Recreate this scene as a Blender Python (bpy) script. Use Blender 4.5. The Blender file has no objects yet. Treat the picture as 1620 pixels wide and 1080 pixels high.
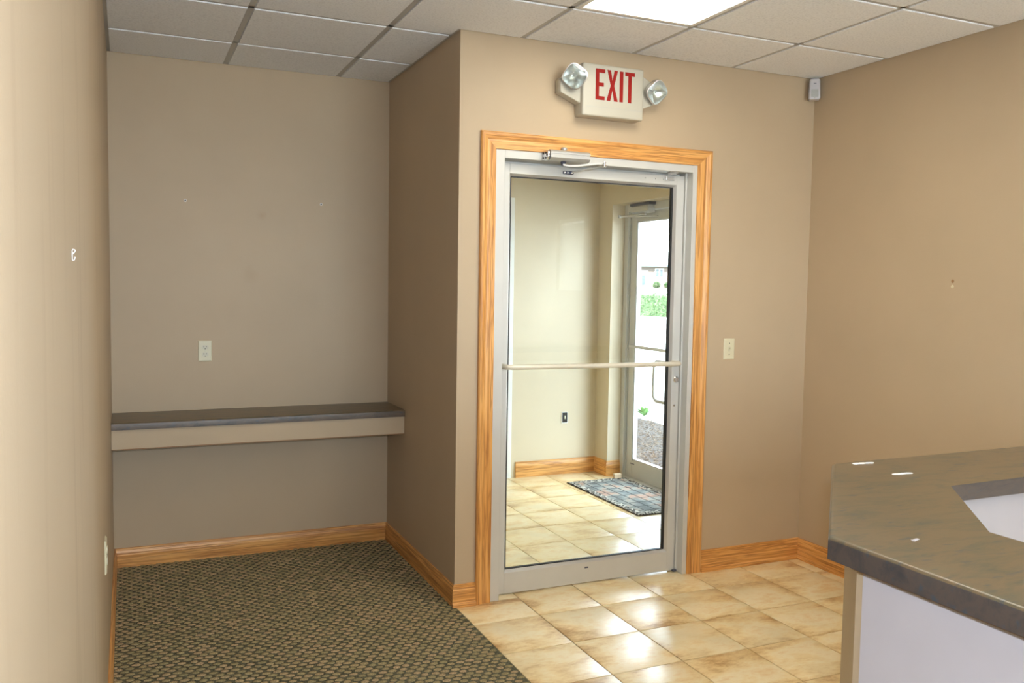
import bpy, bmesh, math, random
from mathutils import Vector, Matrix
random.seed(7)
PI = math.pi
scene = bpy.context.scene
C = scene.collection

# ------------------------------------------------------------------ camera
F_PX, YAW, PITCH, ROLL = 1373.98, 0.4177, 0.0656, 0.0154
CAM = Vector((-1.4145, -3.8225, 1.5438))
fw = Vector((math.sin(YAW) * math.cos(PITCH), math.cos(YAW) * math.cos(PITCH), -math.sin(PITCH)))
rt = Vector((math.cos(YAW), -math.sin(YAW), 0))
up = rt.cross(fw)
rt2 = rt * math.cos(ROLL) + up * math.sin(ROLL)
up2 = -rt * math.sin(ROLL) + up * math.cos(ROLL)
cd = bpy.data.cameras.new('camera')
cam = bpy.data.objects.new('camera', cd)
C.objects.link(cam)
cd.sensor_width = 36.0
cd.sensor_fit = 'HORIZONTAL'
cd.lens = F_PX * 36.0 / 1620.0
cd.clip_start = 0.02
cd.clip_end = 500
M3 = Matrix((rt2, up2, -fw)).transposed()
cam.matrix_world = Matrix.Translation(CAM) @ M3.to_4x4()
scene.camera = cam

# ------------------------------------------------------------------ light and exposure
vs = scene.view_settings
vs.view_transform = 'Standard'
vs.look = 'None'
vs.gamma = 1.0
vs.use_curve_mapping = False
vs.exposure = 1.04
scene.cycles.max_bounces = 10
scene.cycles.diffuse_bounces = 5
scene.cycles.glossy_bounces = 4
scene.cycles.transparent_max_bounces = 16
scene.cycles.sample_clamp_indirect = 6.0
scene.cycles.caustics_reflective = False
scene.cycles.caustics_refractive = False

SKY_STRENGTH = 8.5
SUN_STRENGTH = 20.0
TROFFER = (1.0, 0.93, 0.77)
TROFFER_STRENGTH = 6.0
FLASH_POWER = 20.0

world = bpy.data.worlds.new('sky')
scene.world = world
world.use_nodes = True
wn = world.node_tree
bg = wn.nodes['Background']
tcw = wn.nodes.new('ShaderNodeTexCoord')
sepw = wn.nodes.new('ShaderNodeSeparateXYZ')
rw = wn.nodes.new('ShaderNodeValToRGB')
rw.color_ramp.elements[0].position = 0.0
rw.color_ramp.elements[0].color = (0.74, 0.87, 1.0, 1)
rw.color_ramp.elements[1].position = 0.6
rw.color_ramp.elements[1].color = (0.70, 0.84, 1.0, 1)
wn.links.new(tcw.outputs['Generated'], sepw.inputs[0])
wn.links.new(sepw.outputs['Z'], rw.inputs[0])
wn.links.new(rw.outputs[0], bg.inputs['Color'])
bg.inputs['Strength'].default_value = SKY_STRENGTH

sd = bpy.data.lights.new('sun', 'SUN')
sd.energy = SUN_STRENGTH
sd.angle = 0.02
sd.color = (1.0, 0.96, 0.9)
sun = bpy.data.objects.new('sun', sd)
C.objects.link(sun)
sun.rotation_euler = Vector((0.55, 0.45, -0.62)).to_track_quat('-Z', 'Y').to_euler()

def portal(name, loc, rot, sx, sy):
    l = bpy.data.lights.new(name, 'AREA')
    l.shape = 'RECTANGLE'; l.size = sx; l.size_y = sy
    l.cycles.is_portal = True
    o = bpy.data.objects.new(name, l)
    C.objects.link(o)
    o.location = loc
    o.rotation_euler = rot
portal('door_portal', (2.36, 1.70, 1.1), (PI / 2, 0, PI / 2), 0.98, 2.1)
portal('rear_portal', (0.65, -6.56, 1.425), (PI / 2, 0, 0), 2.5, 1.95)
portal('window_portal', (2.25, -2.75, 1.8), (PI / 2, 0, PI / 2), 0.6, 0.7)

# the flash of the camera that took the photograph
fl = bpy.data.lights.new('camera_flash', 'AREA')
fl.shape = 'RECTANGLE'; fl.size = 0.06; fl.size_y = 0.035
fl.energy = FLASH_POWER
fl.color = (0.76, 0.87, 1.0)
flo = bpy.data.objects.new('camera_flash', fl)
C.objects.link(flo)
flo.location = (-1.40, -3.86, 1.66)
flo.rotation_euler = fw.to_track_quat('-Z', 'Y').to_euler()

# ------------------------------------------------------------------ measures
L, W, D, H = -1.4937, 2.1041, 1.1836, 2.7076
REAR = -6.4
SX, OX, OY = 0.61, 0.3072, 0.1016          # ceiling grid
T, TX, TY = 0.3351, 0.3368, -0.2454        # floor tile grid
VB = 2.45                                  # far wall of the vestibule
VX = 2.14                                  # right wall of the vestibule
VL = 0.14                                  # left wall of the vestibule

# ------------------------------------------------------------------ materials
def mat(name):
    m = bpy.data.materials.new(name)
    m.use_nodes = True
    nt = m.node_tree
    return m, nt, nt.nodes, nt.links, nt.nodes['Principled BSDF']

def plain(name, col, rough=0.5, metal=0.0, spec=None, bump=0.0, bscale=200):
    m, nt, n, l, b = mat(name)
    b.inputs['Base Color'].default_value = (*col, 1)
    b.inputs['Roughness'].default_value = rough
    b.inputs['Metallic'].default_value = metal
    if spec is not None: b.inputs['Specular IOR Level'].default_value = spec
    tc = n.new('ShaderNodeTexCoord'); ns = n.new('ShaderNodeTexNoise')
    ns.inputs['Scale'].default_value = 9
    l.new(tc.outputs['Object'], ns.inputs['Vector'])
    mx = n.new('ShaderNodeMix'); mx.data_type = 'RGBA'
    mx.inputs[6].default_value = (*[c * 0.95 for c in col], 1)
    mx.inputs[7].default_value = (*[min(1, c * 1.05) for c in col], 1)
    l.new(ns.outputs['Fac'], mx.inputs[0]); l.new(mx.outputs[2], b.inputs['Base Color'])
    if bump:
        n2 = n.new('ShaderNodeTexNoise'); n2.inputs['Scale'].default_value = bscale
        l.new(tc.outputs['Object'], n2.inputs['Vector'])
        bp = n.new('ShaderNodeBump'); bp.inputs['Strength'].default_value = bump
        bp.inputs['Distance'].default_value = 0.002
        l.new(n2.outputs['Fac'], bp.inputs['Height']); l.new(bp.outputs[0], b.inputs['Normal'])
    return m

def ramp(n, stops):
    r = n.new('ShaderNodeValToRGB')
    e = r.color_ramp.elements
    while len(e) > 1: e.remove(e[0])
    e[0].position = stops[0][0]; e[0].color = (*stops[0][1], 1)
    for p, c in stops[1:]:
        q = e.new(p); q.color = (*c, 1)
    return r

def paint(name, col, smudges=(), streaks=False):
    m, nt, n, l, b = mat(name)
    tc = n.new('ShaderNodeTexCoord')
    ns = n.new('ShaderNodeTexNoise'); ns.inputs['Scale'].default_value = 2.2; ns.inputs['Detail'].default_value = 4
    l.new(tc.outputs['Object'], ns.inputs['Vector'])
    r = ramp(n, [(0.3, tuple(c * 0.965 for c in col)), (0.7, tuple(min(1, c * 1.03) for c in col))])
    l.new(ns.outputs['Fac'], r.inputs[0])
    out = r.outputs[0]
    for (p, rad, amt) in smudges:
        d = n.new('ShaderNodeVectorMath'); d.operation = 'DISTANCE'
        n4 = n.new('ShaderNodeTexNoise'); n4.inputs['Scale'].default_value = 30
        l.new(tc.outputs['Object'], n4.inputs['Vector'])
        d.inputs[1].default_value = p
        l.new(tc.outputs['Object'], d.inputs[0])
        ad = n.new('ShaderNodeMath'); ad.operation = 'MULTIPLY_ADD'
        l.new(n4.outputs['Fac'], ad.inputs[0]); ad.inputs[1].default_value = rad * 0.9
        l.new(d.outputs['Value'], ad.inputs[2])
        mr = n.new('ShaderNodeMapRange')
        mr.inputs['From Min'].default_value = rad * 0.6; mr.inputs['From Max'].default_value = rad * 1.6
        mr.inputs['To Min'].default_value = amt; mr.inputs['To Max'].default_value = 0
        l.new(ad.outputs[0], mr.inputs['Value'])
        mx = n.new('ShaderNodeMix'); mx.data_type = 'RGBA'
        mx.inputs[7].default_value = (col[0] * 0.80, col[1] * 0.66, col[2] * 0.58, 1)
        l.new(mr.outputs[0], mx.inputs[0]); l.new(out, mx.inputs[6]); out = mx.outputs[2]
    if streaks:
        mp = n.new('ShaderNodeMapping'); mp.inputs['Scale'].default_value = (6, 9, 0.9)
        l.new(tc.outputs['Object'], mp.inputs[0])
        n5 = n.new('ShaderNodeTexNoise'); n5.inputs['Scale'].default_value = 1.3; n5.inputs['Detail'].default_value = 5
        l.new(mp.outputs[0], n5.inputs['Vector'])
        r5 = ramp(n, [(0.56, (0, 0, 0)), (0.75, (0.5, 0.5, 0.5))])
        l.new(n5.outputs['Fac'], r5.inputs[0])
        mx = n.new('ShaderNodeMix'); mx.data_type = 'RGBA'
        mx.inputs[7].default_value = (col[0] * 0.75, col[1] * 0.68, col[2] * 0.62, 1)
        l.new(r5.outputs[0], mx.inputs[0]); l.new(out, mx.inputs[6]); out = mx.outputs[2]
    l.new(out, b.inputs['Base Color'])
    b.inputs['Roughness'].default_value = 0.48
    b.inputs['Specular IOR Level'].default_value = 0.35
    n2 = n.new('ShaderNodeTexNoise'); n2.inputs['Scale'].default_value = 160; n2.inputs['Detail'].default_value = 3
    l.new(tc.outputs['Object'], n2.inputs['Vector'])
    bp = n.new('ShaderNodeBump'); bp.inputs['Strength'].default_value = 0.12; bp.inputs['Distance'].default_value = 0.002
    l.new(n2.outputs['Fac'], bp.inputs['Height']); l.new(bp.outputs[0], b.inputs['Normal'])
    return m

def oak(name, axis, c0=(0.33, 0.125, 0.032), c1=(0.66, 0.315, 0.085), c2=(0.78, 0.415, 0.135)):
    m, nt, n, l, b = mat(name)
    tc = n.new('ShaderNodeTexCoord')
    oi = n.new('ShaderNodeObjectInfo')
    def stretched(along, across, scale, detail, rough=0.6):
        mp = n.new('ShaderNodeMapping')
        s = [across] * 3; s[axis] = along
        mp.inputs['Scale'].default_value = s
        add = n.new('ShaderNodeVectorMath'); add.operation = 'ADD'
        mu = n.new('ShaderNodeMath'); mu.operation = 'MULTIPLY'; mu.inputs[1].default_value = 17.0
        l.new(oi.outputs['Random'], mu.inputs[0])
        l.new(tc.outputs['Object'], add.inputs[0]); l.new(mu.outputs[0], add.inputs[1])
        l.new(add.outputs[0], mp.inputs[0])
        t = n.new('ShaderNodeTexNoise'); t.inputs['Scale'].default_value = scale
        t.inputs['Detail'].default_value = detail; t.inputs['Roughness'].default_value = rough
        l.new(mp.outputs[0], t.inputs['Vector'])
        return t
    a = stretched(0.7, 19, 1.0, 4, 0.5)
    sn = n.new('ShaderNodeMath'); sn.operation = 'MULTIPLY'; sn.inputs[1].default_value = 34
    l.new(a.outputs['Fac'], sn.inputs[0])
    si = n.new('ShaderNodeMath'); si.operation = 'SINE'; l.new(sn.outputs[0], si.inputs[0])
    mr = n.new('ShaderNodeMapRange'); mr.inputs['From Min'].default_value = -1; mr.inputs['From Max'].default_value = 1
    l.new(si.outputs[0], mr.inputs['Value'])
    p = stretched(4, 170, 1.0, 3)
    rp = ramp(n, [(0.40, (0.0, 0.0, 0.0)), (0.50, (1, 1, 1))])
    l.new(p.outputs['Fac'], rp.inputs[0])
    r = ramp(n, [(0.0, c1), (0.12, tuple(0.5 * (x + y) for x, y in zip(c0, c1))), (0.32, c1), (1.0, c2)])
    l.new(mr.outputs[0], r.inputs[0])
    mx = n.new('ShaderNodeMix'); mx.data_type = 'RGBA'
    mx.inputs[6].default_value = (*c0, 1)
    sc = n.new('ShaderNodeMapRange'); sc.inputs['To Min'].default_value = 0.30; sc.inputs['To Max'].default_value = 1
    l.new(rp.outputs[0], sc.inputs['Value'])
    l.new(sc.outputs[0], mx.inputs[0]); l.new(r.outputs[0], mx.inputs[7])
    l.new(mx.outputs[2], b.inputs['Base Color'])
    b.inputs['Roughness'].default_value = 0.36
    bp = n.new('ShaderNodeBump'); bp.inputs['Strength'].default_value = 0.25; bp.inputs['Distance'].default_value = 0.001
    l.new(rp.outputs[0], bp.inputs['Height']); l.new(bp.outputs[0], b.inputs['Normal'])
    return m

WALLC = (0.482, 0.374, 0.253)
M = {}
M['wall'] = paint('wall_paint', WALLC)
M['wall_l'] = paint('wall_paint_scuffed', WALLC, streaks=True)
M['wall_b'] = paint('wall_paint_marked', WALLC, smudges=[((-0.725, D, 1.905), 0.028, 0.25), ((-0.787, D, 1.57), 0.05, 0.13)])
M['vwall'] = paint('vestibule_paint', (0.65, 0.555, 0.40))
M['oakx'] = oak('oak_along_x', 0)
M['oaky'] = oak('oak_along_y', 1)
M['oakz'] = oak('oak_upright', 2)
M['alu'] = plain('clear_anodised_aluminium', (0.57, 0.565, 0.54), 0.42, 0.1)
M['alu2'] = plain('bright_aluminium', (0.56, 0.56, 0.555), 0.34, 0.55)
M['bar'] = plain('champagne_painted_bar', (0.72, 0.67, 0.55), 0.3, 0.15)
M['chrome'] = plain('polished_steel', (0.75, 0.75, 0.77), 0.15, 1.0)
M['darksteel'] = plain('dark_steel', (0.10, 0.11, 0.16), 0.35, 0.6)
M['rubber'] = plain('black_gasket', (0.012, 0.012, 0.014), 0.6)
M['almond'] = plain('almond_plastic', (0.66, 0.61, 0.43), 0.35)
M['almond2'] = plain('almond_plastic_device', (0.60, 0.56, 0.42), 0.3)
M['slot'] = plain('dark_slot', (0.03, 0.025, 0.02), 0.7)
M['signbody'] = plain('ivory_sign_plastic', (0.50, 0.475, 0.40), 0.42)
M['red'] = plain('red_letter_plastic', (0.29, 0.012, 0.009), 0.6, spec=0.2)
M['pir'] = plain('white_sensor_plastic', (0.52, 0.51, 0.54), 0.35)
M['pirlens'] = plain('sensor_lens', (0.42, 0.43, 0.42), 0.3)
M['grid'] = plain('grey_grid_metal', (0.47, 0.46, 0.44), 0.5)
M['white'] = plain('white_enamel', (0.8, 0.8, 0.78), 0.35)
M['lam'] = plain('pale_laminate', (0.50, 0.475, 0.51), 0.45)
M['lam_shaded'] = plain('shaded_inner_laminate', (0.33, 0.30, 0.305), 0.5)  # same pale laminate, with the shade inside the counter put into the colour
M['tape'] = plain('white_paper_scrap', (0.95, 0.95, 0.93), 0.6)
M['plywood'] = plain('plywood_edge', (0.28, 0.15, 0.07), 0.7)
M['blockwood'] = plain('pale_pine', (0.80, 0.62, 0.42), 0.6)
M['hook'] = plain('white_coated_wire', (0.72, 0.72, 0.75), 0.3)
M['leafgreen'] = plain('fresh_leaf', (0.10, 0.20, 0.055), 0.5)
M['hedge'] = plain('hedge_leaf', (0.040, 0.085, 0.026), 0.55)
M['shrub'] = plain('round_shrub_leaf', (0.035, 0.085, 0.022), 0.55)
M['grass'] = plain('lawn', (0.07, 0.13, 0.04), 0.9)
M['concrete'] = plain('concrete', (0.60, 0.585, 0.555), 0.85, bump=0.4)
M['roofing'] = plain('pale_shingle', (0.55, 0.57, 0.58), 0.9)
M['fascia'] = plain('pale_blue_fascia', (0.10, 0.15, 0.16), 0.6)
M['trimw'] = plain('white_window_trim', (0.8, 0.8, 0.8), 0.5)
M['darkglass'] = plain('dark_window_glass', (0.03, 0.045, 0.055), 0.1)
M['soil'] = plain('bark_soil', (0.030, 0.020, 0.014), 0.95)
M['blind'] = plain('white_blind_slat', (0.85, 0.85, 0.80), 0.5)
M['extwall'] = plain('outer_render', (0.5, 0.42, 0.33), 0.9)

def chips_mat():
    m, nt, n, l, b = mat('bark_chip')
    g = n.new('ShaderNodeNewGeometry')
    r = ramp(n, [(0, (0.022, 0.010, 0.005)), (0.5, (0.062, 0.036, 0.021)), (1, (0.17, 0.118, 0.078))])
    l.new(g.outputs['Random Per Island'], r.inputs[0]); l.new(r.outputs[0], b.inputs['Base Color'])
    b.inputs['Roughness'].default_value = 0.9
    return m
M['chips'] = chips_mat()

def glass_mat(name, ior=1.5, tint=(0.93, 0.965, 0.95)):
    m, nt, n, l, b = mat(name)
    n.remove(b)
    out = n['Material Output']
    tr = n.new('ShaderNodeBsdfTransparent'); tr.inputs[0].default_value = (*tint, 1)
    gl = n.new('ShaderNodeBsdfGlossy'); gl.inputs['Roughness'].default_value = 0.0
    # Schlick reflectance of a two-sided pane, the same from either face
    lw = n.new('ShaderNodeLayerWeight'); lw.inputs['Blend'].default_value = 0.5
    pw = n.new('ShaderNodeMath'); pw.operation = 'POWER'; pw.inputs[1].default_value = 5.0
    l.new(lw.outputs['Facing'], pw.inputs[0])
    fr = n.new('ShaderNodeMath'); fr.operation = 'MULTIPLY_ADD'; fr.inputs[1].default_value = 0.92; fr.inputs[2].default_value = 0.08
    l.new(pw.outputs[0], fr.inputs[0])
    mx = n.new('ShaderNodeMixShader')
    l.new(fr.outputs[0], mx.inputs[0]); l.new(tr.outputs[0], mx.inputs[1]); l.new(gl.outputs[0], mx.inputs[2])
    l.new(mx.outputs[0], out.inputs[0])
    return m
M['glass'] = glass_mat('clear_glass')

def lens_mat():
    m, nt, n, l, b = mat('clear_lamp_lens')
    b.inputs['Base Color'].default_value = (0.9, 0.92, 0.95, 1)
    b.inputs['Roughness'].default_value = 0.06
    b.inputs['Transmission Weight'].default_value = 0.7
    b.inputs['IOR'].default_value = 1.45
    return m
M['lens'] = lens_mat()
M['reflector'] = plain('lamp_reflector', (0.84, 0.84, 0.86), 0.24, 0.8)

def emit_mat():
    m, nt, n, l, b = mat('lit_diffuser')
    b.inputs['Base Color'].default_value = (0.8, 0.8, 0.8, 1)
    b.inputs['Emission Color'].default_value = (*TROFFER, 1)
    b.inputs['Emission Strength'].default_value = TROFFER_STRENGTH
    return m
M['emit'] = emit_mat()

def tile_mat():
    m, nt, n, l, b = mat('mottled_stone_tile')
    tc = n.new('ShaderNodeTexCoord'); oi = n.new('ShaderNodeObjectInfo')
    mu = n.new('ShaderNodeMath'); mu.operation = 'MULTIPLY'; mu.inputs[1].default_value = 53.0
    l.new(oi.outputs['Random'], mu.inputs[0])
    add = n.new('ShaderNodeVectorMath'); add.operation = 'ADD'
    l.new(tc.outputs['Object'], add.inputs[0]); l.new(mu.outputs[0], add.inputs[1])
    def noise(s, d, r=0.6, dist=0.0, vec=None):
        t = n.new('ShaderNodeTexNoise'); t.inputs['Scale'].default_value = s
        t.inputs['Detail'].default_value = d; t.inputs['Roughness'].default_value = r
        t.inputs['Distortion'].default_value = dist
        l.new(vec or add.outputs[0], t.inputs['Vector']); return t
    mpt = n.new('ShaderNodeMapping'); mpt.inputs['Scale'].default_value = (0.75, 1.5, 1); mpt.inputs['Rotation'].default_value = (0, 0, 0.5)
    l.new(add.outputs[0], mpt.inputs[0])
    n1 = noise(5.0, 7, 0.5, 0.2, mpt.outputs[0])
    # darker towards the pressed edges of each tile
    ab = n.new('ShaderNodeVectorMath'); ab.operation = 'ABSOLUTE'
    l.new(tc.outputs['Object'], ab.inputs[0])
    sp = n.new('ShaderNodeSeparateXYZ'); l.new(ab.outputs[0], sp.inputs[0])
    mm = n.new('ShaderNodeMath'); mm.operation = 'MAXIMUM'
    l.new(sp.outputs['X'], mm.inputs[0]); l.new(sp.outputs['Y'], mm.inputs[1])
    nf = noise(34, 8, 0.7, 0.3, mpt.outputs[0])
    fm = n.new('ShaderNodeMapRange'); fm.inputs['From Min'].default_value = 0.25; fm.inputs['From Max'].default_value = 0.75
    fm.inputs['To Min'].default_value = -0.14; fm.inputs['To Max'].default_value = 0.14
    l.new(nf.outputs['Fac'], fm.inputs['Value'])
    er = n.new('ShaderNodeMapRange'); er.inputs['From Min'].default_value = 0.07; er.inputs['From Max'].default_value = 0.166
    er.inputs['To Min'].default_value = 0.0; er.inputs['To Max'].default_value = 0.30
    l.new(mm.outputs[0], er.inputs['Value'])
    n3 = noise(4, 3, 0.5)
    me = n.new('ShaderNodeMath'); me.operation = 'MULTIPLY'
    l.new(er.outputs[0], me.inputs[0]); l.new(n3.outputs['Fac'], me.inputs[1])
    sb = n.new('ShaderNodeMath'); sb.operation = 'SUBTRACT'
    fa = n.new('ShaderNodeMath'); fa.operation = 'ADD'
    l.new(n1.outputs['Fac'], fa.inputs[0]); l.new(fm.outputs[0], fa.inputs[1])
    l.new(fa.outputs[0], sb.inputs[0]); l.new(me.outputs[0], sb.inputs[1])
    r = ramp(n, [(0.16, (0.50, 0.28, 0.10)), (0.28, (0.74, 0.52, 0.245)), (0.40, (0.88, 0.69, 0.38)),
                 (0.53, (0.93, 0.80, 0.54)), (0.70, (0.84, 0.60, 0.29))])
    l.new(sb.outputs[0], r.inputs[0])
    # grey-green cast in places
    n4 = noise(3.1, 2, 0.5)
    r4 = ramp(n, [(0.5, (0, 0, 0)), (0.75, (0.45, 0.45, 0.45))])
    l.new(n4.outputs['Fac'], r4.inputs[0])
    mx = n.new('ShaderNodeMix'); mx.data_type = 'RGBA'
    mx.inputs[7].default_value = (0.62, 0.54, 0.35, 1)
    l.new(r4.outputs[0], mx.inputs[0]); l.new(r.outputs[0], mx.inputs[6])
    l.new(mx.outputs[2], b.inputs['Base Color'])
    b.inputs['Specular IOR Level'].default_value = 0.8
    rr = ramp(n, [(0.3, (0.28, 0.28, 0.28)), (0.7, (0.34, 0.34, 0.34))])
    n5 = noise(5, 2, 0.5)
    l.new(n5.outputs['Fac'], rr.inputs[0]); l.new(rr.outputs[0], b.inputs['Roughness'])
    # clefts in the surface
    n6 = noise(4.5, 5, 0.6, 0.6, mpt.outputs[0])
    r6 = ramp(n, [(0.470, (1, 1, 1)), (0.476, (0.4, 0.4, 0.4)), (0.482, (1, 1, 1))])
    l.new(n6.outputs['Fac'], r6.inputs[0])
    bp = n.new('ShaderNodeBump'); bp.inputs['Strength'].default_value = 0.16; bp.inputs['Distance'].default_value = 0.002
    l.new(r6.outputs[0], bp.inputs['Height']); l.new(bp.outputs[0], b.inputs['Normal'])
    return m
M['tile'] = tile_mat()
M['grout'] = plain('grey_brown_grout', (0.26, 0.225, 0.175), 0.9)

def ctile_mat():
    m, nt, n, l, b = mat('mineral_fibre_tile')
    tc = n.new('ShaderNodeTexCoord'); oi = n.new('ShaderNodeObjectInfo')
    add = n.new('ShaderNodeVectorMath'); add.operation = 'ADD'
    mu = n.new('ShaderNodeMath'); mu.operation = 'MULTIPLY'; mu.inputs[1].default_value = 31.0
    l.new(oi.outputs['Random'], mu.inputs[0])
    l.new(tc.outputs['Object'], add.inputs[0]); l.new(mu.outputs[0], add.inputs[1])
    ns = n.new('ShaderNodeTexNoise'); ns.inputs['Scale'].default_value = 120; ns.inputs['Detail'].default_value = 4
    l.new(add.outputs[0], ns.inputs['Vector'])
    r = ramp(n, [(0.3, (0.74, 0.755, 0.785)), (0.5, (0.86, 0.875, 0.905)), (0.7, (0.89, 0.905, 0.93))])
    l.new(ns.outputs['Fac'], r.inputs[0]); l.new(r.outputs[0], b.inputs['Base Color'])
    b.inputs['Roughness'].default_value = 0.95
    bp = n.new('ShaderNodeBump'); bp.inputs['Strength'].default_value = 0.3; bp.inputs['Distance'].default_value = 0.002
    l.new(ns.outputs['Fac'], bp.inputs['Height']); l.new(bp.outputs[0], b.inputs['Normal'])
    return m
M['ctile'] = ctile_mat()

def carpet_mats():
    m, nt, n, l, b = mat('carpet_ground')
    tc = n.new('ShaderNodeTexCoord'); ns = n.new('ShaderNodeTexNoise'); ns.inputs['Scale'].default_value = 170
    ns.inputs['Detail'].default_value = 3
    l.new(tc.outputs['Object'], ns.inputs['Vector'])
    r = ramp(n, [(0.3, (0.055, 0.050, 0.032)), (0.55, (0.125, 0.12, 0.078)), (0.75, (0.19, 0.175, 0.12))])
    l.new(ns.outputs['Fac'], r.inputs[0]); l.new(r.outputs[0], b.inputs['Base Color'])
    b.inputs['Roughness'].default_value = 1.0; b.inputs['Specular IOR Level'].default_value = 0.05
    bp = n.new('ShaderNodeBump'); bp.inputs['Strength'].default_value = 0.8; bp.inputs['Distance'].default_value = 0.003
    l.new(ns.outputs['Fac'], bp.inputs['Height']); l.new(bp.outputs[0], b.inputs['Normal'])
    m2, nt, n, l, b = mat('carpet_loop_yarn')
    g = n.new('ShaderNodeNewGeometry'); tc = n.new('ShaderNodeTexCoord')
    ns = n.new('ShaderNodeTexNoise'); ns.inputs['Scale'].default_value = 260
    l.new(tc.outputs['Object'], ns.inputs['Vector'])
    r = ramp(n, [(0, (0.30, 0.25, 0.130)), (0.5, (0.37, 0.29, 0.152)), (1, (0.44, 0.315, 0.18))])
    l.new(g.outputs['Random Per Island'], r.inputs[0])
    mx = n.new('ShaderNodeMix'); mx.data_type = 'RGBA'; mx.blend_type = 'MULTIPLY'
    r2 = ramp(n, [(0.35, (0.6, 0.6, 0.6)), (0.65, (1.1, 1.1, 1.1))])
    l.new(ns.outputs['Fac'], r2.inputs[0]); mx.inputs[0].default_value = 1
    l.new(r.outputs[0], mx.inputs[6]); l.new(r2.outputs[0], mx.inputs[7])
    l.new(mx.outputs[2], b.inputs['Base Color'])
    b.inputs['Roughness'].default_value = 1.0; b.inputs['Specular IOR Level'].default_value = 0.05
    return m, m2
M['carpet'], M['loops'] = carpet_mats()

def counter_mat(name, k=1.0, blue=0.0):
    m, nt, n, l, b = mat(name)
    tc = n.new('ShaderNodeTexCoord')
    mp = n.new('ShaderNodeMapping'); mp.inputs['Scale'].default_value = (0.6, 1.8, 1.5)
    mp.inputs['Rotation'].default_value = (0, 0, 0.12)
    l.new(tc.outputs['Object'], mp.inputs[0])
    n1 = n.new('ShaderNodeTexNoise'); n1.inputs['Scale'].default_value = 13; n1.inputs['Detail'].default_value = 8
    n1.inputs['Roughness'].default_value = 0.7; n1.inputs['Distortion'].default_value = 0.5
    l.new(mp.outputs[0], n1.inputs['Vector'])
    c = lambda a: tuple(x * k for x in a)
    r = ramp(n, [(0.28, c((0.050, 0.062, 0.060))), (0.42, c((0.115, 0.096, 0.058))), (0.55, c((0.165, 0.113, 0.062))), (0.72, c((0.135, 0.117, 0.068)))])
    l.new(n1.outputs['Fac'], r.inputs[0])
    n2 = n.new('ShaderNodeTexNoise'); n2.inputs['Scale'].default_value = 34; n2.inputs['Detail'].default_value = 3
    l.new(mp.outputs[0], n2.inputs['Vector'])
    r2 = ramp(n, [(0.60, (0, 0, 0)), (0.72, (0.7, 0.7, 0.7))])
    l.new(n2.outputs['Fac'], r2.inputs[0])
    mx = n.new('ShaderNodeMix'); mx.data_type = 'RGBA'
    mx.inputs[7].default_value = (0.035, 0.06, 0.085, 1)
    l.new(r2.outputs[0], mx.inputs[0]); l.new(r.outputs[0], mx.inputs[6])
    l.new(mx.outputs[2], b.inputs['Base Color'])
    b.inputs['Roughness'].default_value = 0.33
    b.inputs['Specular IOR Level'].default_value = 0.5
    return m
M['ctop'] = counter_mat('mottled_brown_laminate')
M['cedge_shade'] = counter_mat('mottled_shaded_counter_edge')  # top laminate darkened: shading of the upright edges put into the colour
for nd in M['cedge_shade'].node_tree.nodes:
    if nd.type == 'VALTORGB' and len(nd.color_ramp.elements) == 4:
        for e, c_ in zip(nd.color_ramp.elements, ((0.020, 0.026, 0.038), (0.050, 0.044, 0.045), (0.078, 0.060, 0.052), (0.055, 0.050, 0.050))): e.color = (*c_, 1)
M['sedge_shade'] = counter_mat('mottled_shaded_shelf_edge')  # likewise for the shelf edge, its shading painted in browner
for nd in M['sedge_shade'].node_tree.nodes:
    if nd.type == 'VALTORGB' and len(nd.color_ramp.elements) == 4:
        for e, c_ in zip(nd.color_ramp.elements, ((0.030, 0.034, 0.036), (0.085, 0.066, 0.052), (0.125, 0.088, 0.062), (0.095, 0.076, 0.058))): e.color = (*c_, 1)
def shade_edge_faces(o, k='cedge_shade'):  # faces not turned upward get the darker colour that stands for shade
    o.data.materials.append(M[k])
    for p in o.data.polygons:
        if p.normal.z < 0.55: p.material_index = 1
    return o

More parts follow.
